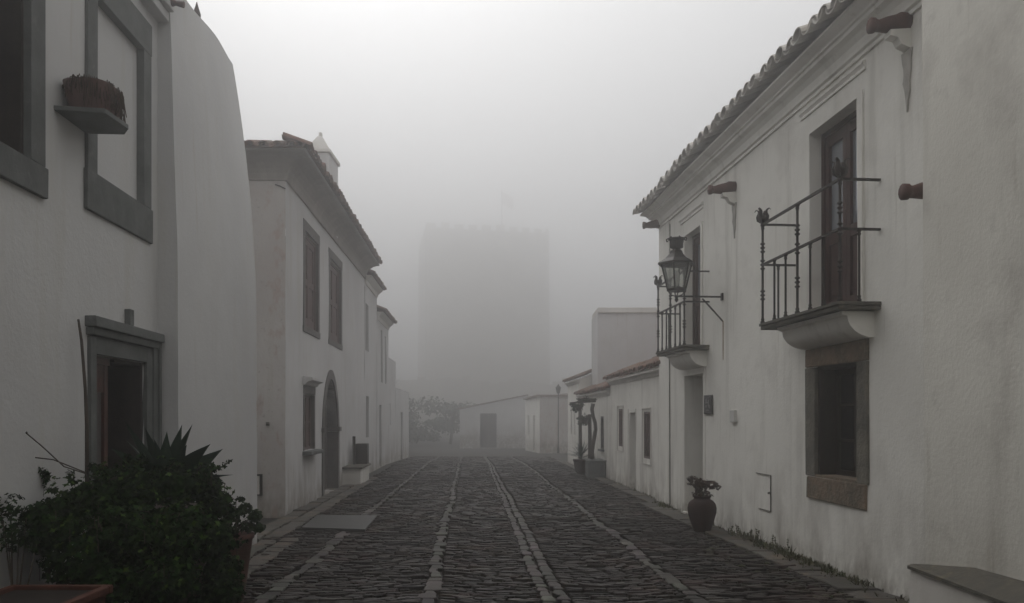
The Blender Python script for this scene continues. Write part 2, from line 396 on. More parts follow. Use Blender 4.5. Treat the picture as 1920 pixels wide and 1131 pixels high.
def panel_door(parent, fr, u0, u1, z0, z1, n, m='wood_red', name='door', glass=None, leaves=2, gm='glass_sky', label=None):
    f = MB(); g = MB(); fw = .055
    f.box(fr, u0, u0 + fw, n, n + .06, z0, z1); f.box(fr, u1 - fw, u1, n, n + .06, z0, z1); f.box(fr, u0 + fw, u1 - fw, n, n + .057, z1 - fw, z1)
    lw = (u1 - u0 - 2 * fw) / leaves
    for i in range(leaves):
        a = u0 + fw + i * lw + .003; b = a + lw - .006; st = .075
        f.box(fr, a, a + st, n - .01, n + .04, z0 + .01, z1 - fw - .003); f.box(fr, b - st, b, n - .01, n + .04, z0 + .01, z1 - fw - .003)
        split = z0 + (z1 - z0) * (glass or .5)
        for zc, hh in ((z0 + .10, .09), (split, .06), (z1 - fw - .06, .055)):
            f.box(fr, a + st, b - st, n - .008, n + .037, zc - hh, zc + hh)
        f.box(fr, a + st, b - st, n - .015, n + .012, z0 + .19, split - .06)
        f.box(fr, a + st + .03, b - st - .03, n + .012, n + .026, z0 + .24, split - .11, bev=.008)
        if glass:
            g.box(fr, a + st - .005, b - st + .005, n - .005, n + .008, split + .06, z1 - fw - .115)
        else:
            f.box(fr, a + st, b - st, n - .015, n + .012, split + .06, z1 - fw - .115)
    o = f.build(name, m, parent)
    if label: o['label'] = label
    if glass: g.build('pane', gm, o)
    return o
def shell(mb, fr, u0, u1, ndeep, z0, z1, near=True, far=True, e=.003):
    """the unseen sides of a house behind its street wall"""
    P = fr.P
    if near: mb.add([P(u0, 0, z0), P(u0, -ndeep, z0), P(u0, -ndeep, z1), P(u0, 0, z1)], [(0, 1, 2, 3)])
    if far: mb.add([P(u1, 0, z0), P(u1, -ndeep, z0), P(u1, -ndeep, z1), P(u1, 0, z1)], [(0, 1, 2, 3)])
    mb.add([P(u0, -ndeep, z0), P(u1, -ndeep, z0), P(u1, -ndeep, z1), P(u0, -ndeep, z1)], [(0, 1, 2, 3)])
    mb.add([P(u0, -.45, z1), P(u1, -.45, z1), P(u1, -ndeep, z1), P(u0, -ndeep, z1)], [(0, 1, 2, 3)])

# ------------------------------------------------------------------ ground
def gz(y): return -.0225 * min(36, max(0, y - 28))
g = MB()
ys = [-55, -30, -10, 0, 5, 28, 34, 40, 46, 52, 58, 64, 110, 200, 370]; xs = [-200, -60, -12, -4, 0, 4, 12, 60, 200]
for y in ys:
    for x in xs: g.v.append((x, y, gz(y) - .07))
for j in range(len(ys) - 1):
    for i in range(len(xs) - 1):
        a = j * len(xs) + i; g.f.append((a, a + 1, a + len(xs) + 1, a + len(xs))); g.sm.append(False)
tag(g.build('ground', 'earth'), kind='structure')

# paving of thin slates laid on edge across the street, with lengthwise lines of larger stones
LINES = [(-2.69, 21.2, -2.156, 6.7, .09), (-1.485, 21.2, -.734, 6.88, .085), (-.50, 22.2, .33, 6.88, .08), (-.42, 22.2, .46, 6.88, .08), (.455, 27.3, 1.65, 6.88, .08)]
def linex(k, y):
    x1, y1, x0, y0, h = LINES[k]
    return x0 + (x1 - x0) * (y - y0) / (y1 - y0) + .05 * noise.noise(Vector((y * .35, (k if k != 3 else 2) * 9.1, 0))) + (.02 * noise.noise(Vector((y * 1.3, k * 5, 2))))
def surf(x, y):
    z = gz(y) + .012 * noise.noise(Vector((x * .8, y * .8, 1)))
    for k, dp in ((1, .03), (2, .012), (3, .012), (4, .02)):
        z -= dp * math.exp(-((x - linex(k, y)) / .35) ** 2)
    return z
def warp(x, v):
    y = v + .16 * noise.noise(Vector((x * .55, v * .12, 7))) + .035 * noise.noise(Vector((x * 2.1, v * .8, 3)))
    for k in (1, 2, 4): y += .07 * math.exp(-((x - linex(k, v)) / .4) ** 2)
    return y
def stone(mb, pts, z, th=.05, bev=.006, tilt=None):
    cx = sum(p[0] for p in pts) / len(pts); cy = sum(p[1] for p in pts) / len(pts); k = len(pts)
    tx, ty = tilt or (R.uniform(-.05, .05), R.uniform(-.10, .10))
    def zz(x, y): return z + (x - cx) * tx + (y - cy) * ty
    vs = [(x, y, z - th) for x, y in pts] + [(x, y, zz(x, y) - bev) for x, y in pts]
    ins = []
    for x, y in pts:
        dx, dy = cx - x, cy - y; l = math.hypot(dx, dy) or 1; q = min(.009, l * .3) / l
        ins.append((x + dx * q * 1.4, y + dy * q, zz(x, y)))
    vs += ins
    fs = [(i, (i + 1) % k, k + (i + 1) % k, k + i) for i in range(k)] + [(k + i, k + (i + 1) % k, 2 * k + (i + 1) % k, 2 * k + i) for i in range(k)] + [tuple(range(2 * k, 3 * k))]
    mb.add(vs, fs)
pav = MB(); v = 5.2
XL = lambda y: -3.0 - .05 * (y - 10)
XR = lambda y: (3.98 - .093 * y) if y < 14.8 else (3.62 - .0633 * y)
while v < 36:
    far = v > 20
    pitch = R.uniform(.027, .054) * (1 if v < 13 else 1.35 if v < 22 else 1.9)
    x = XL(v) - .2 + R.random() * .2; xe = XR(v) - .12
    while x < xe:
        ln = (R.uniform(.09, .22) if R.random() < .7 else R.uniform(.2, .36)) * (1.4 if far else 1)
        x1 = x + ln
        ok = True
        for k in range(5):
            lx = linex(k, v); h = LINES[k][4] * .74
            if x1 > lx - h and x < lx + h:
                if x < lx - h - .05: x1 = lx - h - .004
                else: ok = False; x1 = max(x1, lx + h + .004) if x > lx - h - .05 else x1; x1 = lx + h + .004
                break
        if ok and x1 - x > .03 and R.random() > .012:
            a, b, lo, hi = x + .004, x1 - .004, v + .004 * R.random(), v + pitch - R.uniform(.004, .012)
            m = (a + b) / 2; L_ = b - a; j = lambda s=.008: R.uniform(-s, s)
            e1, e2 = R.uniform(.0, .25) * pitch, R.uniform(.0, .25) * pitch
            pts = [(a, lo + pitch * .3 + j()), (a + L_ * .12, lo + e1), (m + j(.03) * 1, lo + j(.006)), (b - L_ * .12, lo + e2), (b, lo + pitch * .5 + j()), (b - L_ * .1, hi - e1), (m + j(.03), hi + j(.006)), (a + L_ * .1, hi - e2)]
            if far: pts = [pts[0], pts[1], pts[3], pts[4], pts[5], pts[7]]
            pts = [(px_, warp(px_, py_)) for px_, py_ in pts]
            zc = surf(m, warp(m, v)) + R.gauss(0, .008)
            stone(pav, pts, zc)
        x = x1
    v += pitch
tag(pav.build('road', 'slate', recalc=False), kind='structure')
ed = MB()
for k in range(5):
    y = 5.2
    while y < 38:
        L_ = R.uniform(.09, .26) * (1.6 if y > 22 else 1); h = LINES[k][4] * R.choice([.55, .65, .75, .85, 1.0, 1.15]) * .92 * (1 if y < 12 else max(.55, 1 - (y - 12) * .06))
        if k in (2, 3): h = min(h, .058)
        c0, c1 = linex(k, y), linex(k, y + L_); q = lambda s=.014: R.uniform(-s, s)
        ox = R.uniform(-.025, .025) if k not in (2, 3) else (-.02 if k == 2 else .02) * R.random()
        ln_ = y + L_ - .012
        pts = [(c0 - h + ox + q(), y + q(.006)), (c0 + ox, y - .004 + q(.006)), (c0 + h + ox + q(), y + q(.006)), (c1 + h + ox + q(), (y + ln_) / 2), (c1 + h + ox + q() - .01, ln_), (c1 + ox, ln_ + .004), (c1 - h + ox + .01, ln_), (c1 - h + ox + q(), (y + ln_) / 2)]
        yo = warp(c0, y) - y
        stone(ed, [(a, b + yo * 0) for a, b in pts], surf(c0, y) + .004 + R.gauss(0, .004), th=.05, bev=.007, tilt=(R.uniform(-.03, .03), R.uniform(-.03, .03)))
        y += L_
tag(ed.build('kerb_line', 'slate_edge', recalc=False), kind='structure')

# footway flags beside both rows of houses
fl = MB()
def flags(xa, xb, y0, y1, wid, rows, zb=.008):
    for r_ in range(rows):
        y = y0 + R.random() * .2
        while y < y1:
            L_ = R.uniform(.3, .75)
            def X(t, yy): return xa(yy) + (xb(yy) - xa(yy)) * t
            t0, t1 = r_ / rows, (r_ + 1) / rows
            q = lambda s=.025: R.uniform(-s, s)
            pts = [(X(t0, y) + .012 + q(.01), y + q()), ((X(t0, y) + X(t1, y)) / 2, y + q(.012)), (X(t1, y) - .012 + q(), y + q()), (X(t1, y + L_) - .012 + q(), y + L_ * .5), (X(t1, y + L_) - .012 + q(), y + L_ - .03 + q(.02)), ((X(t0, y) + X(t1, y)) / 2, y + L_ - .025 + q(.012)), (X(t0, y + L_) + .012 + q(.01), y + L_ - .03 + q(.015)), (X(t0, y) + .012, y + L_ * .5)]
            stone(fl, pts, zb + gz(y) + R.gauss(0, .006), th=.05, bev=.008, tilt=(R.uniform(-.02, .02), R.uniform(-.02, .02)))
            y += L_
flags(lambda y: 3.98 - .093 * y - .30, lambda y: 4.09 - .093 * y, 5.4, 14.6, .3, 1, .02)
flags(lambda y: 3.46 - .0633 * y, lambda y: 3.77 - .0633 * y, 14.8, 30, .3, 1, .015)
flags(lambda y: -3.27 - .0533 * (y - 10.2), lambda y: -2.75 - .0533 * (y - 10.2), 7.3, 10.4, .4, 2, .012)
flags(lambda y: -3.7 - .045 * (y - 13.2), lambda y: -3.15 - .047 * (y - 13.2), 10.4, 21, .4, 2, .012)
tag(fl.build('pavement', 'flag', recalc=False), kind='structure')
cv = MB()
cv.hull([(-2.98, 11.35, .035), (-2.05, 11.15, .035), (-2.15, 12.75, .035), (-3.12, 12.8, .035)], [(-2.98, 11.35, -.02), (-2.05, 11.15, -.02), (-2.15, 12.75, -.02), (-3.12, 12.8, -.02)])
co = cv.build('ground_cover_plate', 'metal_cover', loc=(-2.6, 12, 0))
tag(co, 'flat grey rectangular cover plate set in the paving before the arched door', 'cover')

# ================================================================== RIGHT SIDE
R1 = Side(4.104, -.093, -1)
h1 = thing('white_house', R1.P(10.6, 0, 0), 'two storey white house with two iron balconies and limewashed tile eaves', 'house', 'white houses lining the street')
Y0, Y1 = 6.0, R1.U(1237.5)
b1a, b1b = R1.U(1607), R1.U(1517)          # balcony door near
b2a, b2b = R1.U(1313), R1.U(1283)          # balcony door far
da, db = R1.U(1318), R1.U(1283)            # street door
wa, wb = R1.U(1610), R1.U(1530)            # ground window
holes = [(b1a, b1b, 2.66, 4.72, .2), (b2a, b2b, 2.67, 4.60, .2), (da, db, -.05, 2.28, .42), (wa, wb, .97, 2.15, .34)]
wl = MB(); nf1 = nzf(.010, .7, 1)
wl.sheet(R1, Y0, Y1, -.35, 5.45, holes, .2, nf1, .28)
shell(wl, R1, Y0, Y1, 7, -.35, 5.45, near=True, far=True)
wl.build('wall', 'plaster_r', h1)
# near balcony door, with moulding and hood
panel_door(h1, R1, b1a + .002, b1b - .002, 2.665, 4.718, -.2, 'wood_red', 'balcony_door', glass=.42)
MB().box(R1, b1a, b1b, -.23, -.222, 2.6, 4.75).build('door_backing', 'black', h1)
panel_door(h1, R1, b2a + .002, b2b - .002, 2.675, 4.598, -.2, 'wood_red', 'balcony_door', glass=.42)
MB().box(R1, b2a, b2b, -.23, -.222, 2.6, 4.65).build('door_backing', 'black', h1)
for (a, b, z0, z1, hz) in ((b1a, b1b, 2.68, 4.72, 4.96), (b2a, b2b, 2.69, 4.6, 4.86)):
    t = MB()
    t.box(R1, a - .135, a - .11, -.01, .024, z0, z1 + .03)
    t.sweep([R1.P(a - .17, 0, 0)[:2], R1.P(b + .17, 0, 0)[:2]], [(-.01, hz - .03), (.022, hz - .03), (.022, hz - .012), (.016, hz), (.03, hz + .02), (.042, hz + .03), (.042, hz + .055), (-.01, hz + .065)], -1)
    t.build('door_moulding', 'plaster_r', h1)
# street door: deep reveal, grey painted leaf
panel_door(h1, R1, da + .002, db - .002, 0.02, 2.278, -.42, 'door_grey', 'street_door', leaves=1)
t = MB(); t.box(R1, da - .13, da - .105, -.01, .016, 0, 2.42); t.box(R1, da - .03, db + .03, -.45, .03, -.06, .035, bev=.01)
t.build('door_moulding', 'plaster_r', h1)
# stone framed window
wz = thing  # (alias unused)
f = MB()
oa, ob = R1.U(1630), R1.U(1513)
f.box(R1, oa, ob, -.16, .026, 2.145, 2.345, bev=.012, jit=.006)
lint = f.build('window_lintel', 'stone_brown', h1)
f = MB(); f.box(R1, oa, wa + .014, -.16, .022, .955, 2.14, bev=.012, jit=.006); f.build('window_jamb', 'stone_green', h1)
f = MB(); f.box(R1, wb - .014, ob, -.16, .022, .955, 2.14, bev=.012, jit=.006); f.build('window_jamb', 'stone_green', h1)
f = MB(); f.box(R1, oa + .03, ob - .03, -.30, .024, .705, .95, bev=.014, jit=.008); f.box(R1, wa + .004, wb - .004, -.32, .0145, .952, .979); f.build('window_sill', 'stone_brown', h1)
window(h1, R1, wa + .004, wb - .05, .975, 2.105, -.24, 1, 2, 'wood_dark', 'glass_dark', .06, 'window')
f = MB(); f.box(R1, wb - .045, wb - .003, -.33, -.02, .975, 2.148); f.box(R1, wa + .003, wb - .046, -.23, -.02, 2.11, 2.148)
f.build('shutter', 'wood_dark', h1)
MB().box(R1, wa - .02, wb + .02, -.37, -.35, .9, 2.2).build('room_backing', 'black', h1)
# corner pilaster and cable lines
f = MB(); f.box(R1, Y1 - .62, Y1 - .004, -.01, .02, -.05, 5.06)
f.build('corner_pilaster', 'plaster_r', h1)
f = MB(); f.tube([R1.P(Y1 - .66, .006, .05), R1.P(Y1 - .655, .012, 2.2), R1.P(Y1 - .66, .008, 5.0)], .007, 5); f.build('cable', 'crack', h1)
# cornice
pr = [(-.02, 5.07), (.03, 5.07), (.03, 5.105), (.055, 5.12), (.06, 5.15), (.075, 5.20), (.115, 5.245), (.17, 5.27), (.175, 5.305), (.20, 5.31), (.205, 5.335), (.30, 5.375), (.30, 5.40), (-.02, 5.55)]
f = MB(); f.sweep([R1.P(Y0, 0, 0)[:2], R1.P(Y1, 0, 0)[:2], (R1.P(Y1, 0, 0)[0] + 6.5, Y1 + .6)], pr, -1)
f.build('cornice', 'plaster_r', h1)
def zeave(u):
    P_ = [(5.8, 5.38), (7.3, 5.40), (8.9, 5.47), (12.2, 5.46), (12.7, 5.44), (13.4, 5.40), (13.45, 5.385), (15, 5.36)]
    for (a, za), (b, zb_) in zip(P_, P_[1:]):
        if u <= b: return za + (zb_ - za) * (u - a) / (b - a)
    return P_[-1][1]
f = MB(); tiles(f, R1, 6.0, 13.35, lambda u: .455 + .02 * noise.noise(Vector((u, 0, 0))), lambda u: zeave(u) - .03, 20, .235, .108, .5, 1)
tiles(f, R1, 13.5, 15.0, lambda u: .45, lambda u: zeave(u) - .02, 20, .235, .108, .5, 1)
corr(f, R1, 6.0, 15.0, .30, lambda u: zeave(u) + .02, -4.5, 20)
f.build('roof', 'tile_white', h1)
# water spouts: clay pipe on a little white bracket with a drip below
def spout(fr, u, z, L_=.38, bracket=True, scale=1):
    f = MB(); c = []; rad = []
    for t_, r_, dz in ((0, .062, .02), (.25, .068, .012), (.3, .060, .008), (.6, .052, -.012), (.78, .040, -.022), (.86, .040, -.022), (.9, .050, -.022), (1, .052, -.024)):
        c.append(fr.P(u, -.01 + L_ * t_, z + dz)); rad.append(r_ * scale * 1.28)
    f.tube(c, rad, 12); o = f.build('water_spout', 'terra', h1)
    if bracket:
        g_ = MB(); g_.sweep([fr.P(u - .05, 0, 0)[:2], fr.P(u + .05, 0, 0)[:2]], [(-.01, z - .05), (.19, z - .07), (.19, z - .12), (.12, z - .135), (.09, z - .19), (-.01, z - .23)], -1)
        g_.build('spout_bracket', 'plaster_r', o)
        d_ = MB(); sc_ = R.uniform(.9, 1.1)
        pl_ = [(-.075, -.22), (.08, -.22), (.07, -.30), (.05, -.36), (.045, -.42), (.06, -.48), (.03, -.56), (.012, -.66), (0, -.74), (-.014, -.64), (-.04, -.57), (-.035, -.48), (-.055, -.40), (-.06, -.30)]
        d_.prism(fr, [(u + p_[0], z + p_[1] * sc_) for p_ in pl_], .0, .0165)
        d_.build('drip_stain', 'grime', o)
    return o
spout(R1, R1.U(1378), 4.75); spout(R1, R1.U(1703), 5.02, .36); spout(R1, 6.42, 3.42, .40, False)
spout(R1, Y1 - .05, 5.14, .34, False)
# balconies
def finial(mb, p, s=1):
    mb.lathe((p[0], p[1], p[2]), [(.010, 0), (.03 * s, .02), (.05 * s, .055), (.045 * s, .09), (.022, .10)], 10)
    for k in range(4):
        an = PI / 4 + k * PI / 2; dx, dy = math.cos(an), math.sin(an)
        pts = [(p[0] + dx * q * s, p[1] + dy * q * s, p[2] + zz * s) for q, zz in ((.02, .01), (.055, .04), (.062, .08), (.045, .12), (.05, .15), (.08, .165), (.10, .145))]
        mb.tube(pts, [.018 * s, .03 * s, .03 * s, .024 * s, .018 * s, .012 * s, .005], 6, .5)
def post(mb, fr, u, n, z0, z1, r=.013, knots=()):
    prof = [(r * 1.9, 0), (r * 1.9, .018), (r * 1.1, .03), (r * 1.6, .045), (r, .06)]
    for kz in knots:
        zk = kz - z0
        for dz in (-.045, 0, .045): prof += [(r, zk + dz - .014), (r * 2.0, zk + dz - .004), (r * 2.0, zk + dz + .004), (r, zk + dz + .014)]
    prof += [(r, z1 - z0 - .06), (r * 1.6, z1 - z0 - .045), (r * 1.1, z1 - z0 - .03), (r * 1.9, z1 - z0 - .015), (r * 1.9, z1 - z0)]
    x, y, z = fr.P(u, n, z0); mb.lathe((x, y, z), prof, 8)
def balcony(fr, ua, ub, p, zt, uprights, bal, side_near, side_far, zl, zu, name_l):
    s_ = MB()
    s_.box(fr, ua, ub, -.02, p, zt - .035, zt, bev=.008, jit=.003)
    s_.box(fr, ua + .012, ub - .012, -.02, p - .015, zt - .075, zt - .037, bev=.006, jit=.003)
    o = s_.build('balcony', 'slab', h1); o['label'] = name_l
    c = MB(); k = 10; prf = [(-.01, zt - .078), (p - .10, zt - .078), (p - .10, zt - .11)]
    for i in range(k + 1):
        a = PI / 2 * i / k; prf.append(((p - .14) * math.cos(a) * .95, zt - .12 - .20 * math.sin(a)))
    prf += [(-.01, zt - .33)]
    c.sweep([fr.P(ua + .12, 0, 0)[:2], fr.P(ub - .28, 0, 0)[:2]], prf, -1); c.build('corbel', 'plaster_r', o)
    nn = p - .035; ua2, ub2 = ua + .03, ub - .03
    kn = (zt + (zl - zt) * .48,); kn2 = (zl + (zu - zl) * .42,)
    for u in uprights:
        rl = MB(); post(rl, fr, u, nn, zt, zu, .014, kn + (zl,) + kn2); rl.build('railing_post', 'iron', o)
    for u in bal: rl = MB(); post(rl, fr, u, nn, zt, zl, .012); rl.build('baluster', 'iron', o)
    for q in side_near: rl = MB(); post(rl, fr, ua2, q, zt, zl, .012); rl.build('baluster', 'iron', o)
    for q in side_far: rl = MB(); post(rl, fr, ub2, q, zt, zl, .012); rl.build('baluster', 'iron', o)
    for zz in (zl, zu):
        h = MB(); e = .010
        h.box(fr, ua2 - e * 1.4, ub2 + e * 1.4, nn - .016, nn + .016, zz - e, zz + e)
        h.box(fr, ua2 - .016, ua2 + .016, -.02, nn - .017, zz - e, zz + e); h.box(fr, ub2 - .016, ub2 + .016, -.02, nn - .017, zz - e, zz + e)
        h.build('handrail', 'iron', o)
    for u in (ua2, ub2):
        f_ = MB(); finial(f_, fr.P(u, nn, zu + .01)); f_.build('finial', 'iron', o)
    return o
Q = lambda px: R1.U(px, .385)
ua, ub = Q(1575) - .03, Q(1430) + .03
balcony(R1, ua, ub, .42, 2.67, [ua + .03, Q(1495), ub - .03], [Q(x) for x in (1452, 1473, 1519, 1544)], [.2], [.2], 3.34, 3.80, 'larger nearer iron balcony')
ua, ub = Q(1283) - .03, Q(1234) + .03
balcony(R1, ua, ub, .42, 2.69, [ua + .03, Q(1257), ub - .03], [Q(x) for x in (1241.5, 1249.5, 1266, 1275)], [], [.2], 3.34, 3.80, 'smaller farther iron balcony')
# service hatch outline, crack, rust streak
f = MB(); sa, sb = R1.U(1446), R1.U(1419); zt_, zb_ = R1.hit(1440, 890)[1], R1.hit(1440, 958)[1]
f.box(R1, sa - .003, sa + .004, .0, .0125, zb_, zt_); f.box(R1, sa + .004, sb, .0, .0125, zt_ - .006, zt_); f.box(R1, sa + .004, sb - .08, .0, .0125, zb_, zb_ + .005)
f.lathe(R1.P(sa + .05, .01, (zt_ + zb_) / 2), [(.014, -.012), (.014, .012)], 8)
f.build('hatch_outline', 'crack', h1)
f = MB(); uu = R1.U(1356.5); pl = []
for i in range(9): pl.append((uu - .006 - .007 * R.random(), 2.98 - .07 * i))
for i in range(9): pl.append((uu + .004 + .007 * R.random(), 2.42 + .07 * i))
f.prism(R1, pl, 0, .0115); f.build('rust_streak', 'rust', h1)

# lantern
au, az = R1.U(1355), 3.33
ln_ = thing('wall_lantern', R1.P(au, 0, az), 'six sided black iron lantern on a wall bracket in front of the far balcony', 'lantern')
f = MB()
ax = .70
f.box(R1, au - .012, au + .012, -.01, ax, az - .014, az + .010); f.tube([R1.P(au, -.01, az - .36), R1.P(au, .30, az - .03)], .012, 6)
f.box(R1, au - .03, au + .03, -.005, .022, az - .05, az + .05)
tip = R1.P(au, ax - .02, az)
f.lathe((tip[0], tip[1], az - .09), [(.004, 0), (.02, .02), (.03, .04), (.018, .06), (.03, .08), (.018, .1)], 8)
for sg in (-1, 1):
    pts = [(tip[0] + sg * .11 * math.sin(a), tip[1], az + .04 + .0 - .07 * math.cos(a) + .03) for a in [i * PI / 8 for i in range(9)]]
    f.tube(pts, .008, 6)
    pts = [(tip[0], tip[1] + sg * .11 * math.sin(a), az + .07 - .07 * math.cos(a)) for a in [i * PI / 8 for i in range(9)]]
    f.tube(pts, .008, 6)
f.build('bracket', 'iron', ln_)
lc = (tip[0], tip[1]); zb0, zt0, rb, rt = az + .10, az + .46, .135, .225
f = MB(); rot = math.radians(8)
def hexp(r, z, k): a = rot + k * PI / 3; return (lc[0] + r * math.cos(a), lc[1] + r * math.sin(a), z)
for k in range(6):
    f.tube([hexp(rb, zb0, k), hexp(rt, zt0, k)], .012, 4)
    f.tube([hexp(rb, zb0, k), hexp(rb, zb0, k + 1)], .014, 4); f.tube([hexp(rt, zt0, k), hexp(rt, zt0, k + 1)], .012, 4)
f.lathe((lc[0], lc[1], zb0), [(rb + .01, -.03), (rb + .012, -.008)], 6, rot, smooth=False)
f.build('cage', 'iron', ln_)
f = MB(); f.lathe((lc[0], lc[1], zt0), [(rt + .055, -.012), (rt + .05, .012), (.17, .075), (.10, .15), (.085, .19), (.06, .20), (.06, .22), (.10, .235), (.10, .33), (.085, .345)], 6, rot, smooth=False)
for k in range(6):
    a = rot + PI / 6 + k * PI / 3
    f.tube([(lc[0] + r_ * math.cos(a), lc[1] + r_ * math.sin(a), zt0 + z_) for r_, z_ in ((.08, .34), (.12, .375), (.145, .36), (.14, .33), (.12, .335))], .010, 5)
f.lathe((lc[0], lc[1], zt0), [(.12, .345), (.125, .365), (.06, .375)], 12)
f.build('lantern_roof', 'iron', ln_)
f = MB()
for k in range(6):
    f.hull([hexp(rb - .004, zb0, k), hexp(rb - .004, zb0, k + 1), hexp(rt - .004, zt0, k + 1), hexp(rt - .004, zt0, k)], [hexp(rb - .008, zb0, k), hexp(rb - .008, zb0, k + 1), hexp(rt - .008, zt0, k + 1), hexp(rt - .008, zt0, k)])
f.build('glass', 'glass_lamp', ln_)
f = MB(); f.lathe((lc[0], lc[1], zb0), [(.02, 0), (.02, .06), (.035, .08), (.042, .16), (.04, .22), (.02, .26), (.005, .27)], 12); f.build('bulb', 'bulb', ln_)

# plaque, intercom
pa, pb = R1.U(1338), R1.U(1323); z1_ = R1.hit(1330, 741)[1]; z0_ = R1.hit(1330, 777)[1]
pq = tag(MB().box(R1, pa, pb, .012, .03, z0_, z1_, bev=.012).build('plaque', 'plaque', loc=R1.P(pa, 0, z0_)), 'dark rounded plaque with pale raised marks beside the street door', 'plaque')
W_ = pb - pa; H_ = z1_ - z0_
def mk(a, b, c, d_): MB().box(R1, pb - W_ * b, pb - W_ * a, .0302, .033, z0_ + H_ * c, z0_ + H_ * d_).build('mark', 'plaque_mark', pq)
mk(.27, .36, .56, .80); mk(.56, .64, .40, .76); mk(.27, .36, .36, .48); mk(.62, .69, .34, .50); mk(.74, .82, .30, .48); mk(.36, .56, .60, .64); mk(.12, .18, .84, .89); mk(.40, .46, .82, .87); mk(.62, .68, .84, .88); mk(.76, .83, .90, .95); mk(.36, .66, .20, .23)
ia, ib = R1.U(1382), R1.U(1373.5); z1_ = R1.hit(1378, 769)[1]; z0_ = R1.hit(1378, 792)[1]
bx = tag(MB().box(R1, ia, ib, .0, .045, z0_, z1_, bev=.008).build('doorbell_box', 'white_plastic', loc=R1.P(ia, 0, z0_)), 'small white rectangular box fixed to the wall right of the dark plaque', 'wall box')

# ---- nearest right wall and its ledge
K0 = (3.19, 6.25)
R0 = Side(3.60 - .03, -.055, -1)   # X at 6.25 = 3.226
h0 = thing('white_house', R0.P(3, 0, 0), 'rough plastered blank white wall of the nearest house at the right edge', 'house', 'white houses lining the street')
wl = MB(); nf0 = nzf(.016, .6, 9)
nfa = lambda u, z: nf0(u, z) + (.035 * (z - 1.5) / 4 if z > 0 else -.02)
wl.sheet(R0, -14, 6.25, -.35, 7.2, [], .2, nfa, .3)
ends = [(R0.P(6.25, nfa(6.25, z), z)) for z in [-.35 + 7.55 * i / 24 for i in range(25)]]
vs = []
for p_ in ends: vs += [p_, (p_[0] + 5, p_[1] + .02, p_[2])]
wl.add(vs, [(2 * i, 2 * i + 1, 2 * i + 3, 2 * i + 2) for i in range(24)])
P = R0.P
wl.add([P(-14, 0, -.35), P(-14, -6, -.35), P(-14, -6, 7.2), P(-14, 0, 7.2)], [(0, 1, 2, 3)])
wl.add([P(-14, .03, 7.2), P(6.25, .03, 7.2), P(6.25, -6, 7.2), P(-14, -6, 7.2)], [(0, 1, 2, 3)])
wl.build('wall', 'plaster_r0', h0)
bn = thing('stone_bench', (3.1, 5.5, 0), 'low whitewashed masonry ledge with a slate top against the nearest right wall', 'bench')
f = MB(); f.hull([(3.09, 6.2, .425), (3.22, 6.22, .43), (3.30, 3, .50), (3.10, 3, .425)][::1], [(3.07, 6.2, -.03), (3.22, 6.22, -.03), (3.30, 3, -.03), (3.08, 3, -.03)])
f.build('base', 'limewash', bn)
f = MB(); top = [(3.075, 6.22), (3.10, 6.28), (3.235, 6.24)]
ptsT = [(3.07, 6.215, .447), (3.13, 6.26, .452), (3.24, 6.22, .455), (3.26, 5.63, .54), (3.30, 5, .545), (3.41, 3, .545), (3.08, 3, .447), (3.075, 4.9, .447), (3.07, 5.6, .449)]
f.hull(ptsT, [(x, y, z - .025) for x, y, z in ptsT]); f.build('seat', 'slab', bn)

# ---- low houses beyond
R2 = Side(3.78, -.0633, -1)
def low_house(fr, u0, u1, zt, label, holes, near=False, ze=.03, over=.16, wallm='plaster_r', pitch=22, doors=()):
    h = thing('low_house', fr.P((u0 + u1) / 2, 0, 0), label, 'house', 'white houses lining the street')
    w_ = MB(); w_.sheet(fr, u0, u1, -.4, zt, holes, .15, nzf(.012, .8, u0), .35); shell(w_, fr, u0, u1, 5, -.4, zt, near, True)
    # gable ends rising with the roof
    tp = math.tan(math.radians(pitch))
    for u in (u0 + .002, u1 - .002):
        w_.add([fr.P(u, 0, zt), fr.P(u, -3.5, zt + 3.5 * tp), fr.P(u, -5, zt)], [(0, 1, 2)])
    w_.build('wall', wallm, h)
    f = MB(); tiles(f, fr, u0 - .02, u1 + .1, lambda u: over + .02 * noise.noise(Vector((u * 2, 1, 1))), lambda u: zt + ze + .03 * noise.noise(Vector((u * .5, 5, 1))), pitch, .235, .09, .45, 2)
    corr(f, fr, u0 - .02, u1 + .1, over - .05, lambda u: zt + ze, -3.5, pitch)
    f.build('roof', 'tile', h)
    f = MB(); f.sweep([fr.P(u0, 0, 0)[:2], fr.P(u1, 0, 0)[:2]], [(-.02, zt - .10), (.03, zt - .10), (.05, zt - .04), (.10, zt - .02), (.10, zt + .02), (-.02, zt + .02)], -1)
    f.build('cornice', 'limewash', h)
    return h
u = R2.U
d1a, d1b = u(1191), u(1180); w1a, w1b = u(1219), u(1207); w2a, w2b = u(1167.5), u(1160)
h2 = low_house(R2, Y1 + .01, u(1144), 2.50, 'low white house with one door between two narrow shuttered windows beside the balcony house', [(d1a, d1b, -.02, 1.70, .22), (w1a, w1b, R2.hit(1213, 860)[1], R2.hit(1213, 772)[1], .05), (w2a, w2b, R2.hit(1164, 837)[1], R2.hit(1164, 767)[1], .05)])
d1z = R2.hit(1185, 768)[1]
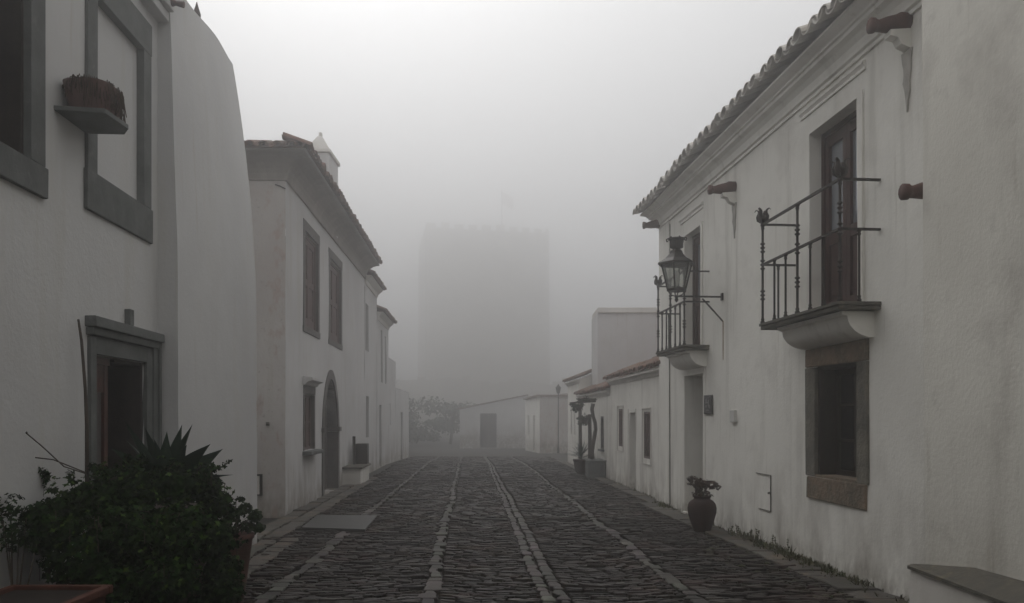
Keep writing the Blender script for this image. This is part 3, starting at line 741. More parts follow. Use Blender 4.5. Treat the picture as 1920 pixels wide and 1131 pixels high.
for (a, b, zb_, zt_) in ((w1a, w1b, R2.hit(1213, 860)[1], R2.hit(1213, 772)[1]), (w2a, w2b, R2.hit(1164, 837)[1], R2.hit(1164, 767)[1])):
    window(h2, R2, a, b, zb_, zt_, -.045, 1, 3, 'shutter_red', 'shutter_red', .05)
    f = MB(); f.box(R2, a - .10, a - .08, -.01, .02, zb_ - .12, zt_ + .08); f.box(R2, a - .08, b + .08, -.01, .019, zb_ - .12, zb_ - .10); f.box(R2, a - .08, b + .08, -.01, .019, zt_ + .06, zt_ + .08); f.box(R2, b + .08, b + .10, -.01, .02, zb_ - .12, zt_ + .08)
    f.build('window_moulding', 'limewash', h2)
panel_door(h2, R2, d1a + .002, d1b - .002, 0.02, 1.69, -.21, 'shutter', 'street_door', leaves=1)
f = MB(); f.box(R2, d1a - .09, d1a - .07, -.01, .02, 0, 1.78); f.box(R2, d1b + .07, d1b + .09, -.01, .02, 0, 1.78); f.build('door_moulding', 'limewash', h2)
w3a, w3b = u(1132), u(1126)
h3 = low_house(R2, u(1144) + .01, u(1086), 2.26, 'lowest white house behind the stone planter and twisted vine', [(w3a, w3b, R2.hit(1129, 842)[1], R2.hit(1129, 781)[1], .05)])
window(h3, R2, w3a, w3b, R2.hit(1129, 842)[1], R2.hit(1129, 781)[1], -.045, 1, 2, 'shutter', 'shutter', .05)
f = MB(); f.box(R2, w3a - .06, w3b + .06, -.02, .07, R2.hit(1129, 842)[1] - .06, R2.hit(1129, 842)[1] - .005, bev=.01); f.build('window_sill', 'stone_grey', h3)
w4 = [(u(1078.5), u(1076.5)), (u(1072.5), u(1070.5))]; z4 = (1.0, 2.0)
h4 = low_house(R2, u(1086) + .01, u(1064.5), 2.78, 'hazy white house with a reddish gable rising behind the vine', [(a, b, z4[0], z4[1], .12) for a, b in w4], near=True)
for a, b in w4: window(h4, R2, a, b, z4[0], z4[1], -.11, 1, 1, 'shutter', 'shutter', .05)

# tall block behind the low houses
hb = thing('tower_house', (4.4, 24.5, 0), 'tall plain white block standing behind the low tiled roofs', 'house', 'white houses lining the street')
E5 = End(24.0)
w_ = MB(); x0_ = 2.57
w_.sheet(E5, x0_, 7.4, -.4, 4.72, [], .2, nzf(.02, .6, 21), .5)
w_.add([(x0_, 24.0, -.4), (x0_ - .02, 25.6, -.4), (x0_ - .02, 25.6, 4.72), (x0_, 24.0, 4.72)], [(0, 1, 2, 3)])
w_.add([(7.4, 24.0, -.4), (7.4, 25.6, -.4), (7.4, 25.6, 4.72), (7.4, 24.0, 4.72)], [(0, 1, 2, 3)])
w_.add([(x0_, 25.6, -.4), (7.4, 25.6, -.4), (7.4, 25.6, 4.72), (x0_, 25.6, 4.72)], [(0, 1, 2, 3)])
w_.build('wall', 'plaster_m', hb)
f = MB(); f.box(WF, x0_ - .0, 7.44, 23.94, 25.65, 4.72, 4.88, bev=.02); f.build('parapet_coping', 'limewash', hb)

# planter, vine, hanging pots, yucca
pc = (2.20, 21.25)
pt = thing('stone_planter', (pc[0], pc[1], 0), 'squat grey masonry planter at the foot of the vine', 'planter')
f = MB(); f.box(WF, 1.98, 2.46, 20.9, 21.75, -.03, .44, bev=.05, jit=.012); f.build('base', 'stone_grey', pt)
f = MB(); f.box(WF, 1.95, 2.48, 20.87, 21.78, .435, .475, bev=.015, jit=.008); f.build('rim', 'stone_grey', pt)
vn = thing('vine', (2.2, 21.3, .46), 'twisted bare vine trunk growing out of the stone planter', 'vine')
f = MB()
def T(px, py, Y): return ((px - CX) / F * Y, Y, CH + (HY - py) / F * Y)
f.tube([T(1111, 862, 21.3), T(1110, 848, 21.3), T(1112, 835, 21.3), T(1114, 822, 21.3), T(1117, 805, 21.3), T(1116, 793, 21.3), T(1112, 780, 21.3), T(1110, 768, 21.3), T(1112, 757, 21.3)], [.062, .055, .05, .055, .05, .05, .047, .05, .055], 9)
f.build('trunk', 'bark', vn)
f = MB(); f.tube([T(1117, 751, 21.3), T(1104, 752, 21.3), T(1090, 754, 21.3), T(1068, 755.5, 21.3)], [.05, .045, .03, .012], 7)
f.tube([T(1112, 752, 21.3), T(1100, 747, 21.2), T(1090, 748, 21.2), T(1077, 756, 21.1)], [.03, .022, .015, .006], 6)
f.tube([T(1104, 752, 21.3), T(1098, 742, 21.3), T(1093, 744, 21.3)], [.014, .01, .004], 5)
f.tube([T(1095, 752, 21.3), T(1101, 743, 21.3), T(1108, 750, 21.3)], [.01, .01, .006], 5)
f.build('branch', 'bark', vn)
f = MB(); leafs(f, T(1100, 750, 21.3), (.30, .15, .05), 60, .05); f.build('leaves', 'far_leaf', vn)
for (px, py, lab) in ((1085, 764, 'hanging pot with trailing leaves under the end of the vine branch'), (1096, 789, 'pot with trailing leaves fixed halfway up beside the vine trunk')):
    h_ = thing('hanging_pot', T(px, py, 21.2), lab, 'hanging pot', 'pots hanging at the vine')
    x_, y_, z_ = T(px, py, 21.2)
    f = MB(); f.lathe((x_, y_, z_ - .08), [(.05, 0), (.10, .07), (.13, .14), (.14, .15), (.10, .15)], 12); f.build('pot', 'terra_dark', h_)
    f = MB(); f.tube([(x_, y_, z_ + .07), (x_ + .01, y_, z_ + .22)], .006, 4); f.tube([(x_ - .12, y_, z_ + .06), (x_, y_, z_ + .2), (x_ + .12, y_, z_ + .06)], .005, 4); f.build('wire', 'iron', h_)
    f = MB(); leafs(f, (x_ - .03, y_, z_ + .06), (.2, .16, .08), 90, .045); leafs(f, (x_ - .05, y_, z_ - .03), (.17, .1, .11), 60, .04); f.build('leaves', 'far_leaf', h_)
for (px, ya, yb, Y, lab) in ((1105.5, 777, 865, 21.7, 'slim grey post standing just behind the vine trunk'), (1087.5, 768, 870, 23.6, 'slim grey post standing behind the yucca')):
    f = MB(); a = T(px, yb, Y); b = T(px, ya, Y)
    f.tube([(a[0], a[1], 0), (a[0] + .01, a[1], b[2] * .5), b], [.055, .05, .05], 8)
    tag(f.build('wooden_post', 'bark', loc=(a[0], a[1], 0)), lab, 'post', 'posts beside the vine')
yb_ = (1.93, 22.4)
yc = thing('potted_yucca', (yb_[0], yb_[1], 0), 'spiky yucca in a clay pot in front of the hazy white house', 'potted plant')
f = MB(); f.lathe((yb_[0], yb_[1], 0), [(.11, 0), (.17, .12), (.21, .36), (.23, .38), (.23, .42), (.19, .42)], 14); f.build('pot', 'terra_dark', yc)
def spike(mb, p, d_, L_, w0, droop=.3, k=5, fold=.3, tip=1, twist=0):
    d_ = Vector(d_).normalized(); sd = d_.cross(Vector((0, 0, 1)))
    sd = sd.normalized() if sd.length > .05 else Vector((1, 0, 0))
    nm = sd.cross(d_).normalized(); p = Vector(p); vs = []
    if twist:
        s2 = sd * math.cos(twist) + nm * math.sin(twist); nm = nm * math.cos(twist) - sd * math.sin(twist); sd = s2
    for i in range(k + 1):
        t = i / k; c = p + d_ * L_ * t + Vector((0, 0, -droop * L_ * t * t)) 
        ww = w0 * (math.sin(PI * min(1, (.22 + .78 * t))) ** (.8 if not twist else 1.15) if t < 1 else 0.004) * tip
        if t == 0: ww = w0 * .6
        vs += [c - sd * ww + nm * ww * fold, c - nm * ww * .12, c + sd * ww + nm * ww * fold]
    fs = []
    for i in range(k):
        a = i * 3; fs += [(a, a + 1, a + 4, a + 3), (a + 1, a + 2, a + 5, a + 4)]
    mb.add(vs, fs, True)
f = MB()
for i in range(70):
    a = R.uniform(0, 2 * PI); e = R.uniform(.1, 1.45)
    spike(f, (yb_[0], yb_[1], .42 + R.uniform(0, .1)), (math.cos(a) * math.cos(e), math.sin(a) * math.cos(e), math.sin(e)), R.uniform(.35, .62), .014, .15)
f.build('leaves', 'agave', yc)

# amphora with bronze plant at the balcony house
ap = (2.66, 11.2)
am = thing('potted_plant', (ap[0], ap[1], 0), 'bulging dark clay jar with a rusty leaved plant beside the street door', 'potted plant')
f = MB(); f.lathe((ap[0], ap[1], 0), [(.115, 0), (.12, .015), (.155, .12), (.195, .26), (.20, .33), (.185, .39), (.15, .43), (.115, .45), (.11, .47), (.13, .485), (.125, .50), (.095, .49)], 24); f.build('pot', 'terra_dark', am)
f = MB()
for i in range(7):
    a = R.uniform(0, 6.28); f.tube([(ap[0], ap[1], .46), (ap[0] + .05 * math.cos(a), ap[1] + .05 * math.sin(a), .56), (ap[0] + .13 * math.cos(a) - .02, ap[1] + .1 * math.sin(a), .66)], .007, 5)
f.build('stem', 'bark', am)
f = MB()
leafs(f, (ap[0], ap[1], .52), (.14, .14, .06), 120, .024); leafs(f, (ap[0] - .11, ap[1], .70), (.10, .10, .075), 160, .026, 4, .5); leafs(f, (ap[0] + .0, ap[1], .665), (.12, .12, .07), 170, .026, 4, .5); leafs(f, (ap[0] + .12, ap[1], .655), (.10, .11, .06), 120, .026, 4, .5); leafs(f, (ap[0] + .21, ap[1] - .02, .63), (.05, .07, .05), 45, .024, 4, .5); leafs(f, (ap[0] - .05, ap[1], .6), (.05, .05, .06), 40, .024); leafs(f, (ap[0] - .17, ap[1], .73), (.05, .05, .04), 30, .024, 4, .5)
f.build('leaves', 'leaf_dry', am)

# weeds and moss at the foot of the right wall
f = MB()
for i in range(520):
    yy = R.choice([R.gauss(9.9, .35), R.gauss(9.0, .3), R.gauss(8.2, .5), R.gauss(14.2, .3), R.uniform(6.5, 15)])
    off = abs(R.gauss(0, .09)) + .012
    base = R1.P(min(14.7, max(6.4, yy)), off, .0)
    hh = R.uniform(.02, .12) * (1.5 if 9.2 < yy < 10.5 and R.random() < .3 else 1)
    for q in range(3):
        spike(f, base, (R.gauss(0, .5), R.gauss(0, .5), 1), hh, .006, .2, 3)
for i in range(14):
    yy = R.gauss(9.8, .4); b = Vector(R1.P(yy, R.uniform(.03, .2), 0)); hgt = R.uniform(.12, .22); tp_ = b + Vector((R.gauss(0, .03), R.gauss(0, .03), hgt))
    f.tube([b, (b + tp_) / 2, tp_], .003, 4)
    for q in range(6): leafs(f, b.lerp(tp_, .3 + .12 * q), (.015, .015, .01), 4, .012)
for (yy, r_, n_) in ((9.75, .14, 160), (9.1, .16, 200), (8.7, .12, 120), (14.25, .12, 140), (8.1, .12, 70), (10.7, .15, 90)):
    leafs(f, R1.P(yy, .12, .02), (.09, r_ * 1.6, .05), n_, .012)
for i in range(150):
    yy = R.uniform(14.9, 22); spike(f, R2.P(yy, R.uniform(.01, .06), 0), (R.gauss(0, .4), R.gauss(0, .4), 1), R.uniform(.03, .1), .006, .2, 3)
tag(f.build('weeds', 'weed', recalc=False), 'small weeds and moss growing along the foot of the right hand walls', 'weeds', kind='stuff')
f = MB()
for i in range(170):
    yy = R.uniform(6.4, 11); off = abs(R.gauss(.2, .35)) + .05; p_ = R1.P(yy, off, 0)
    r_ = R.uniform(.015, .05); f.lathe((p_[0], p_[1], surf(p_[0], yy) - .012), [(r_, 0), (r_ * .8, .010), (r_ * .3, .017)], 7, R.random(), .3)
tag(f.build('moss', 'moss', recalc=False), 'dark moss in the joints of the paving by the right wall', 'moss', kind='stuff')

# ================================================================== LEFT SIDE
L1 = Side(-2.89, -.055, 1)
hl = thing('white_house', L1.P(5, 0, 0), 'nearest white house on the left with grey stone window frames and an open dark doorway', 'house', 'white houses lining the street')
ia_, ib_ = L1.U(175), L1.U(270)        # door opening
na, nb = L1.U(177), L1.U(267)          # blind window
oa_, ob_ = 4.15, L1.U(52)              # first window
wl = MB(); wl.sheet(L1, -14, 7.46, -.35, 6.6, [(ia_, ib_, -.05, 2.08, .32), (na, nb, 3.48, 4.88, .05), (oa_, ob_, 3.28, 4.9, .30)], .3, nzf(.010, .7, 31), .3)
P = L1.P
wl.add([P(-14, 0, -.35), P(-14, -6, -.35), P(-14, -6, 6.6), P(-14, 0, 6.6)], [(0, 1, 2, 3)]); wl.add([P(-14, 0, 6.6), P(7.46, 0, 6.6), P(7.46, -6, 6.6), P(-14, -6, 6.6)], [(0, 1, 2, 3)])
wl.box(L1, na, nb, -.07, -.045, 3.48, 4.88)
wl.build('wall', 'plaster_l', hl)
def sframe(fr, a, b, z0, z1, wd, sill, top, proud, parent, m='stone_grey', inner=-.05, name='window_frame'):
    f = MB()
    f.box(fr, a - wd, a + .012, inner, proud, z0 + .001, z1, bev=.006, jit=.002); f.box(fr, b - .012, b + wd, inner, proud, z0 + .001, z1, bev=.006, jit=.002)
    f.box(fr, a - wd, b + wd, inner, proud + .003, z1 + .003, z1 + top, bev=.006, jit=.002)
    if sill: f.box(fr, a - wd - .02, b + wd + .02, inner, proud + .006, z0 - sill, z0 - .003, bev=.008, jit=.003)
    return f.build(name, m, parent)
sframe(L1, na, nb, 3.48, 4.86, .155, .31, .28, .022, hl)
sframe(L1, oa_, ob_, 3.29, 4.9, .17, .21, .2, .03, hl)
window(hl, L1, oa_ + .01, ob_ - .05, 3.3, 4.88, -.26, 1, 2, 'wood_dark', 'black', .06)
f = MB(); f.box(L1, ob_ - .045, ob_ - .003, -.29, -.02, 3.31, 4.88); f.box(L1, oa_ + .02, ob_ - .046, -.24, -.02, 4.84, 4.88); f.build('shutter', 'wood_dark', hl)  # no shutter: dark lining on jamb and head, added so the recess looks shaded
# doorway frame: grey stone with stepped hood
f = MB(); da_, db_ = ia_, ib_
f.box(L1, da_ - .10, da_ - .002, -.1, .03, -.02, 2.22, bev=.008, jit=.003); f.box(L1, db_ + .002, db_ + .11, -.1, .03, -.02, 2.22, bev=.008, jit=.003)
f.box(L1, da_ + .0, db_ + .0, -.1, .028, 2.085, 2.22, bev=.008, jit=.002)
f.box(L1, db_ + .112, db_ + .20, -.02, .045, -.02, 2.25, bev=.006, jit=.002); f.box(L1, db_ + .202, db_ + .245, -.02, .065, -.02, 2.26, bev=.006, jit=.003)
f.box(L1, da_ - .12, db_ + .26, -.02, .06, 2.225, 2.28, bev=.006, jit=.003); f.box(L1, da_ - .14, db_ + .27, -.02, .085, 2.283, 2.37, bev=.01, jit=.006)
f.build('door_frame', 'stone_grey', hl)
f = MB(); uu = L1.U(237); f.box(L1, uu - .04, uu + .04, -.01, .05, 2.375, 2.51, bev=.008); f.build('hood_stone', 'stone_grey', hl)
# wooden leaf, left half closed, right half open into the dark
f = MB(); um = da_ + (db_ - da_) * .42
f.box(L1, da_ + .002, da_ + .05, -.13, -.05, 0, 2.078); f.box(L1, da_ + .05, um, -.13, -.055, 2.02, 2.078)
f.box(L1, da_ + .052, da_ + .11, -.12, -.07, 0, 2.018); f.box(L1, um - .06, um, -.12, -.07, 0, 2.018); f.box(L1, da_ + .11, um - .06, -.12, -.075, 0, .95); f.box(L1, da_ + .11, um - .06, -.12, -.075, 1.80, 2.018)
do = f.build('door', 'wood_door', hl); MB().box(L1, da_ + .11, um - .06, -.11, -.095, .95, 1.80).build('pane', 'shutter', do)
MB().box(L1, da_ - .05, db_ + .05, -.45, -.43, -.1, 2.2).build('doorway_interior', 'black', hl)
f = MB(); f.box(L1, db_ - .045, db_ - .003, -.33, -.012, -.02, 2.077); f.box(L1, um + .01, db_ - .046, -.33, -.02, 2.05, 2.077); f.build('dark_jamb_lining', 'wood_dark', hl)  # dark wood lining on far jamb and head, added to darken the reveal
# cornice stump with clay spout at the party line
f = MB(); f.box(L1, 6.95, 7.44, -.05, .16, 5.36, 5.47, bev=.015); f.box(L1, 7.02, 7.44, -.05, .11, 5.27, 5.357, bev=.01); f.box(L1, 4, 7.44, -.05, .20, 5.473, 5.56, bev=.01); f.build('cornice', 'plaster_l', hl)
f = MB(); f.tube([L1.P(7.36, .0, 5.42), L1.P(7.36, .17, 5.415), L1.P(7.36, .20, 5.41), L1.P(7.36, .27, 5.40)], [.032, .032, .02, .03], 10); f.build('water_spout', 'terra', hl)

# stone shelf and basket pot on it
sl = thing('stone_shelf', L1.P(5.8, 0, 3.77), 'thin grey stone shelf jutting from the wall between the two framed windows', 'shelf')
zs_ = 3.745
f = MB(); pl = [L1.P(5.58, -.02, zs_), L1.P(5.62, .33, zs_), L1.P(5.94, .36, zs_), L1.P(6.06, .28, zs_), L1.P(6.06, -.02, zs_)]
f.hull([(x, y, z + .03) for x, y, z in pl], pl); f.build('slab', 'stone_grey', sl)
bp = thing('flower_box', L1.P(5.82, .16, zs_ + .03), 'brown clay flower box with dry trailing stems on the stone shelf', 'flower box')
f = MB(); cb = Vector(L1.P(5.81, .17, zs_ + .03))
lo = []; hi = []
for k in range(20):
    a = 2 * PI * k / 20; ca, sa_ = math.cos(a), math.sin(a)
    sx_ = abs(ca) ** .55 * (1 if ca > 0 else -1); sy_ = abs(sa_) ** .55 * (1 if sa_ > 0 else -1)
    lo.append((cb.x + sx_ * .13, cb.y + sy_ * .15, cb.z)); hi.append((cb.x + sx_ * .165, cb.y + sy_ * .20, cb.z + .21))
f.hull(hi, lo); f.build('pot', 'terra', bp)
f = MB()
for i in range(520):
    a = R.uniform(0, 6.28); sx_ = math.cos(a); sy_ = math.sin(a); r0 = R.uniform(.4, 1)
    p0 = cb + Vector((sx_ * .15 * r0, sy_ * .19 * r0, .205)); L_ = R.uniform(.03, .16) * (1.3 if sx_ > .2 else .7)
    f.tube([p0, p0 + Vector((sx_ * .03, sy_ * .03, R.uniform(.005, .035))), p0 + Vector((sx_ * .045 / max(r0, .6), sy_ * .045 / max(r0, .6), -L_ * .5)), p0 + Vector((sx_ * .05 + R.gauss(0, .008), sy_ * .05 + R.gauss(0, .008), -L_))], .0028, 3)
f.build('dry_stems', 'leaf_dry', bp)

# ---- battered plain wall (second on the left)
L2 = Side(-2.706, -.0533, 1)
h2l = thing('white_house', L2.P(9, 0, 0), 'windowless white wall with a leaning top, second on the left', 'house', 'white houses lining the street')
n2 = nzf(.014, .6, 41)
def lean(u, z):
    t = max(0, z - 3.3) / 2.8; q = .03 * max(0, (u - 7.45)) / 2.7
    return n2(u, z) - (.07 + q) * t - .17 * t * t * max(0, min(1, (u - 7.6) / 2.5)) - .02 * max(0, z - 1) / 3
wl = MB(); top = lambda u: 5.88 + .03 * math.sin(u * 2.9) + .15 * (u - 8.6)
wl.sheet(L2, 7.45, 10.2, -.35, 6.1, [], .2, lean, .2, ztop=top, zcut=3)
for uE in (7.45, 10.2):
    zz = [-.35 + (top(uE) + .35) * i / 30 for i in range(31)]; vs = []
    for z in zz:
        p_ = L2.P(uE, lean(uE, z), z); vs += [p_, (p_[0] - 5, p_[1], z)]
    wl.add(vs, [(2 * i, 2 * i + 1, 2 * i + 3, 2 * i + 2) for i in range(30)])
vs = []
for i in range(15):
    uE = 7.45 + 2.75 * i / 14; p_ = L2.P(uE, lean(uE, top(uE)), top(uE)); vs += [p_, (p_[0] - 5, p_[1], p_[2])]
wl.add(vs, [(2 * i, 2 * i + 1, 2 * i + 3, 2 * i + 2) for i in range(14)])
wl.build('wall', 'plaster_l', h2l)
f = MB(); tiles(f, L2, 7.6, 8.25, lambda u: .0, lambda u: 5.98, 18, .2, .085, .4, 1); f.build('roof_tile', 'terra_dark', h2l)
f = MB(); f.lathe(L2.P(8.75, -.27, 5.93), [(.035, 0), (.045, .06), (.02, .14), (.004, .2)], 8); f.build('roof_finial', 'terra_dark', h2l)
f = MB(); f.tube([L2.P(9.15, -.3, 5.95), L2.P(9.5, -.32, 5.97)], .03, 6)
f.build('roof_tile', 'terra_dark', h2l)

# ---- arched door house (third on the left)
L3 = Side(-3.146, -.045, 1); XC = L3.P(13.2, 0, 0)[0]
h3l = thing('white_house', L3.P(17.5, 0, 0), 'two storey white house with arched doorway, overhanging eaves and ornate chimney', 'house', 'white houses lining the street')
u3 = L3.U
f1 = (u3(571), u3(596)); f2 = (u3(618), u3(639)); lw = (u3(570), u3(589)); ad = (u3(606), u3(632))
AZ = 1.38; AP = 2.42; Zw = (3.28, 5.02)
hol = [(f1[0], f1[1], Zw[0], Zw[1], .2), (f2[0], f2[1], Zw[0], Zw[1], .2), (lw[0], lw[1], .98, 2.02, .2), (ad[0], ad[1], -.05, AP, .3)]
wl = MB(); U3 = 22.6
wl.sheet(L3, 13.2, U3, -.35, 5.62, hol, .2, nzf(.014, .6, 51), .35)
# arch spandrels: pointed arch cut from the rectangular opening
am_ = (ad[0] + ad[1]) / 2; hw = (ad[1] - ad[0]) / 2
def archpt(t, w_=hw, zp=AP, zs0=AZ):   # t -1..1
    return (am_ + w_ * t, zs0 + (zp - zs0) * (1 - abs(t) ** 1.9) ** .62)
AC = [archpt(-1 + 2 * i / 24) for i in range(25)]
wl.prism(L3, [(ad[0], AP + .01)] + [p for p in AC[:13]][::1] + [(am_, AP + .01)], -.3, .0)
wl.prism(L3, [(am_, AP + .01)] + AC[12:] + [(ad[1], AP + .01)], -.3, .0)
P = L3.P
wl.add([P(U3, 0, -.35), P(U3, -5, -.35), P(U3, -5, 5.6), P(U3, 0, 5.6)], [(0, 1, 2, 3)])
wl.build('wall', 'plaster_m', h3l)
EW = End(13.2)
wl = MB(); wl.sheet(EW, XC - 4.5, XC, -.35, 5.62, [], .2, nzf(.018, .9, 61), .35); wl.build('end_wall', 'plaster_stain', h3l)
# arch surround
f = MB(); outer = [archpt(-1 + 2 * i / 24, hw + .16, AP + .2, AZ) for i in range(25)]
for i in range(24):
    a, b, c, d_ = AC[i], AC[i + 1], outer[i + 1], outer[i]
    f.prism(L3, [a, b, c, d_], -.28, .03)
for s_, (a, b) in ((0, (ad[0] - .16, ad[0])), (1, (ad[1], ad[1] + .16))):
    f.box(L3, a, b, -.28, .03, -.02, AZ - .102, bev=.006); f.box(L3, a - .05, b + .05, -.28, .07, AZ - .10, AZ - .002, bev=.012)
f.build('arch_surround', 'door_grey', h3l)
f = MB(); f.prism(L3, [(ad[0], -.02)] + AC + [(ad[1], -.02)], -.27, -.22)
for i in range(5): f.box(L3, ad[0] + (ad[1] - ad[0]) * (i + .98) / 6, ad[0] + (ad[1] - ad[0]) * (i + 1.02) / 6, -.22, -.212, 0, 2.0)
f.build('door', 'shutter', h3l)
for (a, b) in (f1, f2):
    sframe(L3, a, b, Zw[0], Zw[1], .13, .12, .20, .015, h3l, 'door_grey', -.1)
    o = panel_door(h3l, L3, a + .002, b - .002, Zw[0], Zw[1], -.10, 'shutter_red', 'shutter')
sframe(L3, lw[0], lw[1], .98, 2.02, .06, 0, .16, .012, h3l, 'door_grey', -.1)
window(h3l, L3, lw[0], lw[1], .98, 2.02, -.10, 1, 1, 'shutter_red', 'shutter_red', .06)
f = MB(); f.sweep([L3.P(lw[0] - .1, 0, 0)[:2], L3.P(lw[1] + .1, 0, 0)[:2]], [(-.01, 2.19), (.05, 2.19), (.08, 2.24), (.17, 2.27), (.17, 2.32), (-.01, 2.35)], 1)
f.build('window_hood', 'plaster_m', h3l)
f = MB(); f.box(L3, lw[0] - .12, lw[1] + .12, -.1, .17, .90, .975, bev=.015); f.build('window_sill', 'stone_grey', h3l)
# cove, eaves and hipped roof
pr = [(-.05, 5.5), (.035, 5.5)] + [(.40 * (1 - math.cos(a)) * .9 + .035, 5.54 + .34 * math.sin(a)) for a in [PI / 2 * i / 7 for i in range(8)]] + [(.42, 5.90), (-.05, 5.95)]
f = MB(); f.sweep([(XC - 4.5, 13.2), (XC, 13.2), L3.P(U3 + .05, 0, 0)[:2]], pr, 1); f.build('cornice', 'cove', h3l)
f = MB(); tiles(f, L3, 12.85, U3 + .15, lambda u: .50, lambda u: 5.91 + .02 * noise.noise(Vector((u, 3, 3))), 20, .22, .09, .45, 1)
EF = End(13.2)
tiles(f, EF, XC - 4.4, XC + .42, lambda u: .47, lambda u: 5.90 + .05 * noise.noise(Vector((u, 8, 3))), 20, .22, .09, .45, 1)
# hip surfaces
e = [L3.P(12.8, .42, 5.95), L3.P(U3 + .1, .42, 5.95), L3.P(U3 + .1, -3, 7.2), L3.P(16.2, -3, 7.2), (XC - 6, 12.8, 5.95)]
f.add(e, [(0, 1, 2, 3), (0, 3, 4)])
f.build('roof', 'tile', h3l)
# chimney
c0 = (-4.38, -3.90, 17.0, 17.95)
ch = MB(); ch.box(WF, c0[0], c0[1], c0[2], c0[3], 5.6, 7.22, bev=.02)
cho = ch.build('chimney', 'plaster_m', h3l)
f = MB(); f.box(WF, c0[0] - .04, c0[1] + .04, c0[2] - .04, c0[3] + .04, 7.223, 7.30, bev=.015)
cxm, cym = (c0[0] + c0[1]) / 2, (c0[2] + .30)
def ring(x0, x1, y0, y1, z): return [(x0, y0, z), (x1, y0, z), (x1, y1, z), (x0, y1, z)]
rings = [ring(c0[0], c0[1], c0[2], c0[3], 7.303), ring(c0[0] + .07, c0[1] - .07, c0[2] + .05, c0[3] - .35, 7.40), ring(cxm - .11, cxm + .11, cym - .18, cym + .35, 7.52), ring(cxm - .05, cxm + .05, cym - .08, cym + .1, 7.64), ring(cxm - .03, cxm + .03, cym - .04, cym + .04, 7.66), ring(cxm - .03, cxm + .03, cym - .04, cym + .04, 7.74)]
vs = sum(rings, []); k = len(rings)
f.add(vs, [(4 * i + j, 4 * i + (j + 1) % 4, 4 * i + 4 + (j + 1) % 4, 4 * i + 4 + j) for i in range(k - 1) for j in range(4)] + [(0, 1, 2, 3), tuple(range(4 * k - 4, 4 * k))])
f.build('chimney_cap', 'limewash', cho)
# meter box on the end wall
a, za = EW.hit(482, 890); b, zb_ = EW.hit(491, 928)
mb_ = thing('meter_box', (a, 13.15, zb_), 'small framed metal meter box low on the stained end wall', 'meter box')
f = MB(); f.box(EW, a - .18, b, .0, .035, zb_, za); f.build('door', 'limewash', mb_)
f = MB(); f.box(EW, b - .02, b + .012, .0, .06, zb_ - .01, za + .01); f.box(EW, a - .18, b - .021, .0, .058, za - .02, za + .01); f.box(EW, a - .18, b - .021, .0, .058, zb_ - .01, zb_ + .012); f.build('frame', 'iron', mb_)
f = MB(); p_ = EW.hit(503, 795); f.lathe((p_[0], 13.17, p_[1]), [(.03, -.03), (.03, .03)], 8); f.build('wall_ring', 'crack', h3l)
f = MB(); f.tube([EW.P(EW.hit(517, 347)[0], .02, EW.hit(517, 347)[1]), EW.P(EW.hit(527, 351)[0], .06, EW.hit(527, 351)[1]), EW.P(EW.hit(536, 355)[0], .02, EW.hit(536, 355)[1])], .012, 5); f.build('wall_hook', 'iron', h3l)

# bench block with panel and plank
sb = thing('stone_bench', (-3.75, 19.5, 0), 'whitewashed masonry seat with a dark slab top beyond the arched door', 'bench')
f = MB(); f.box(L3, 18.85, 20.35, -.02, .43, -.03, .37, bev=.02, jit=.01); f.build('base', 'limewash', sb)
f = MB(); f.box(L3, 18.78, 20.42, -.02, .47, .373, .42, bev=.01, jit=.006); f.build('seat', 'slab', sb)
f = MB(); f.box(L3, 20.02, 20.36, .12, .42, .423, .93, bev=.015); o = f.build('crate', 'wood_dark', loc=L3.P(20.1, .3, .42)); tag(o, 'dark upright box standing on the far end of the masonry seat', 'box')
f = MB(); f.box(L3, 19.84, 19.90, .08, .15, .423, 1.12, bev=.01); o = f.build('wooden_plank', 'wood_dark', loc=L3.P(19.9, .1, .42)); tag(o, 'narrow dark plank standing upright on the masonry seat beside the dark box', 'plank')

# ---- fourth to seventh on the left
def row_house(u0, u1, zt, label, holes, over=.24, roof=True, arch=None, m='plaster_m', fr=L3, deep=5):
    h = thing('white_house', fr.P((u0 + u1) / 2, 0, 0), label, 'house', 'white houses lining the street')
    w_ = MB(); w_.sheet(fr, u0, u1, -.4, zt, [(a, b, c, d_, .16) for a, b, c, d_ in holes], .16, nzf(.02, .6, u0), .5); shell(w_, fr, u0, u1, deep, -.4, zt)
    w_.build('wall', m, h)
    for a, b, c, d_ in holes:
        if c < .2: panel_door(h, fr, a + .002, b - .002, c, d_, -.15, 'shutter', 'door', leaves=1)
        else: window(h, fr, a, b, c, d_, -.14, 1, 2, 'shutter', 'shutter', .05)
    if roof:
        f = MB(); f.sweep([fr.P(u0 + .01, 0, 0)[:2], fr.P(u1, 0, 0)[:2]], [(-.02, zt - .24), (.02, zt - .24), (.05, zt - .14), (over * .7, zt - .04), (over * .8, zt), (-.02, zt)], 1); f.build('cornice', 'limewash', h)
        f = MB(); tiles(f, fr, u0, u1 + .12, lambda u: over + .06, lambda u: zt - .01, 22, .235, .09, .45, 2); corr(f, fr, u0, u1 + .12, over, lambda u: zt - .01, -2.5, 22)
        f.add([fr.P(u1, 0, zt), fr.P(u1, -2.5, zt + 1.0), fr.P(u1, -5, zt)], [(0, 1, 2)]); f.add([fr.P(u0, 0, zt), fr.P(u0, -2.5, zt + 1.0), fr.P(u0, -5, zt)], [(0, 1, 2)])
        f.add([fr.P(u0, -2.5, zt + 1.05), fr.P(u1 + .1, -2.5, zt + 1.05), fr.P(u1 + .1, -5, zt), fr.P(u0, -5, zt)], [(0, 1, 2, 3)])
        f.build('roof', 'tile', h)
    return h
HZ = lambda px, py: L3.hit(px, py)[1]
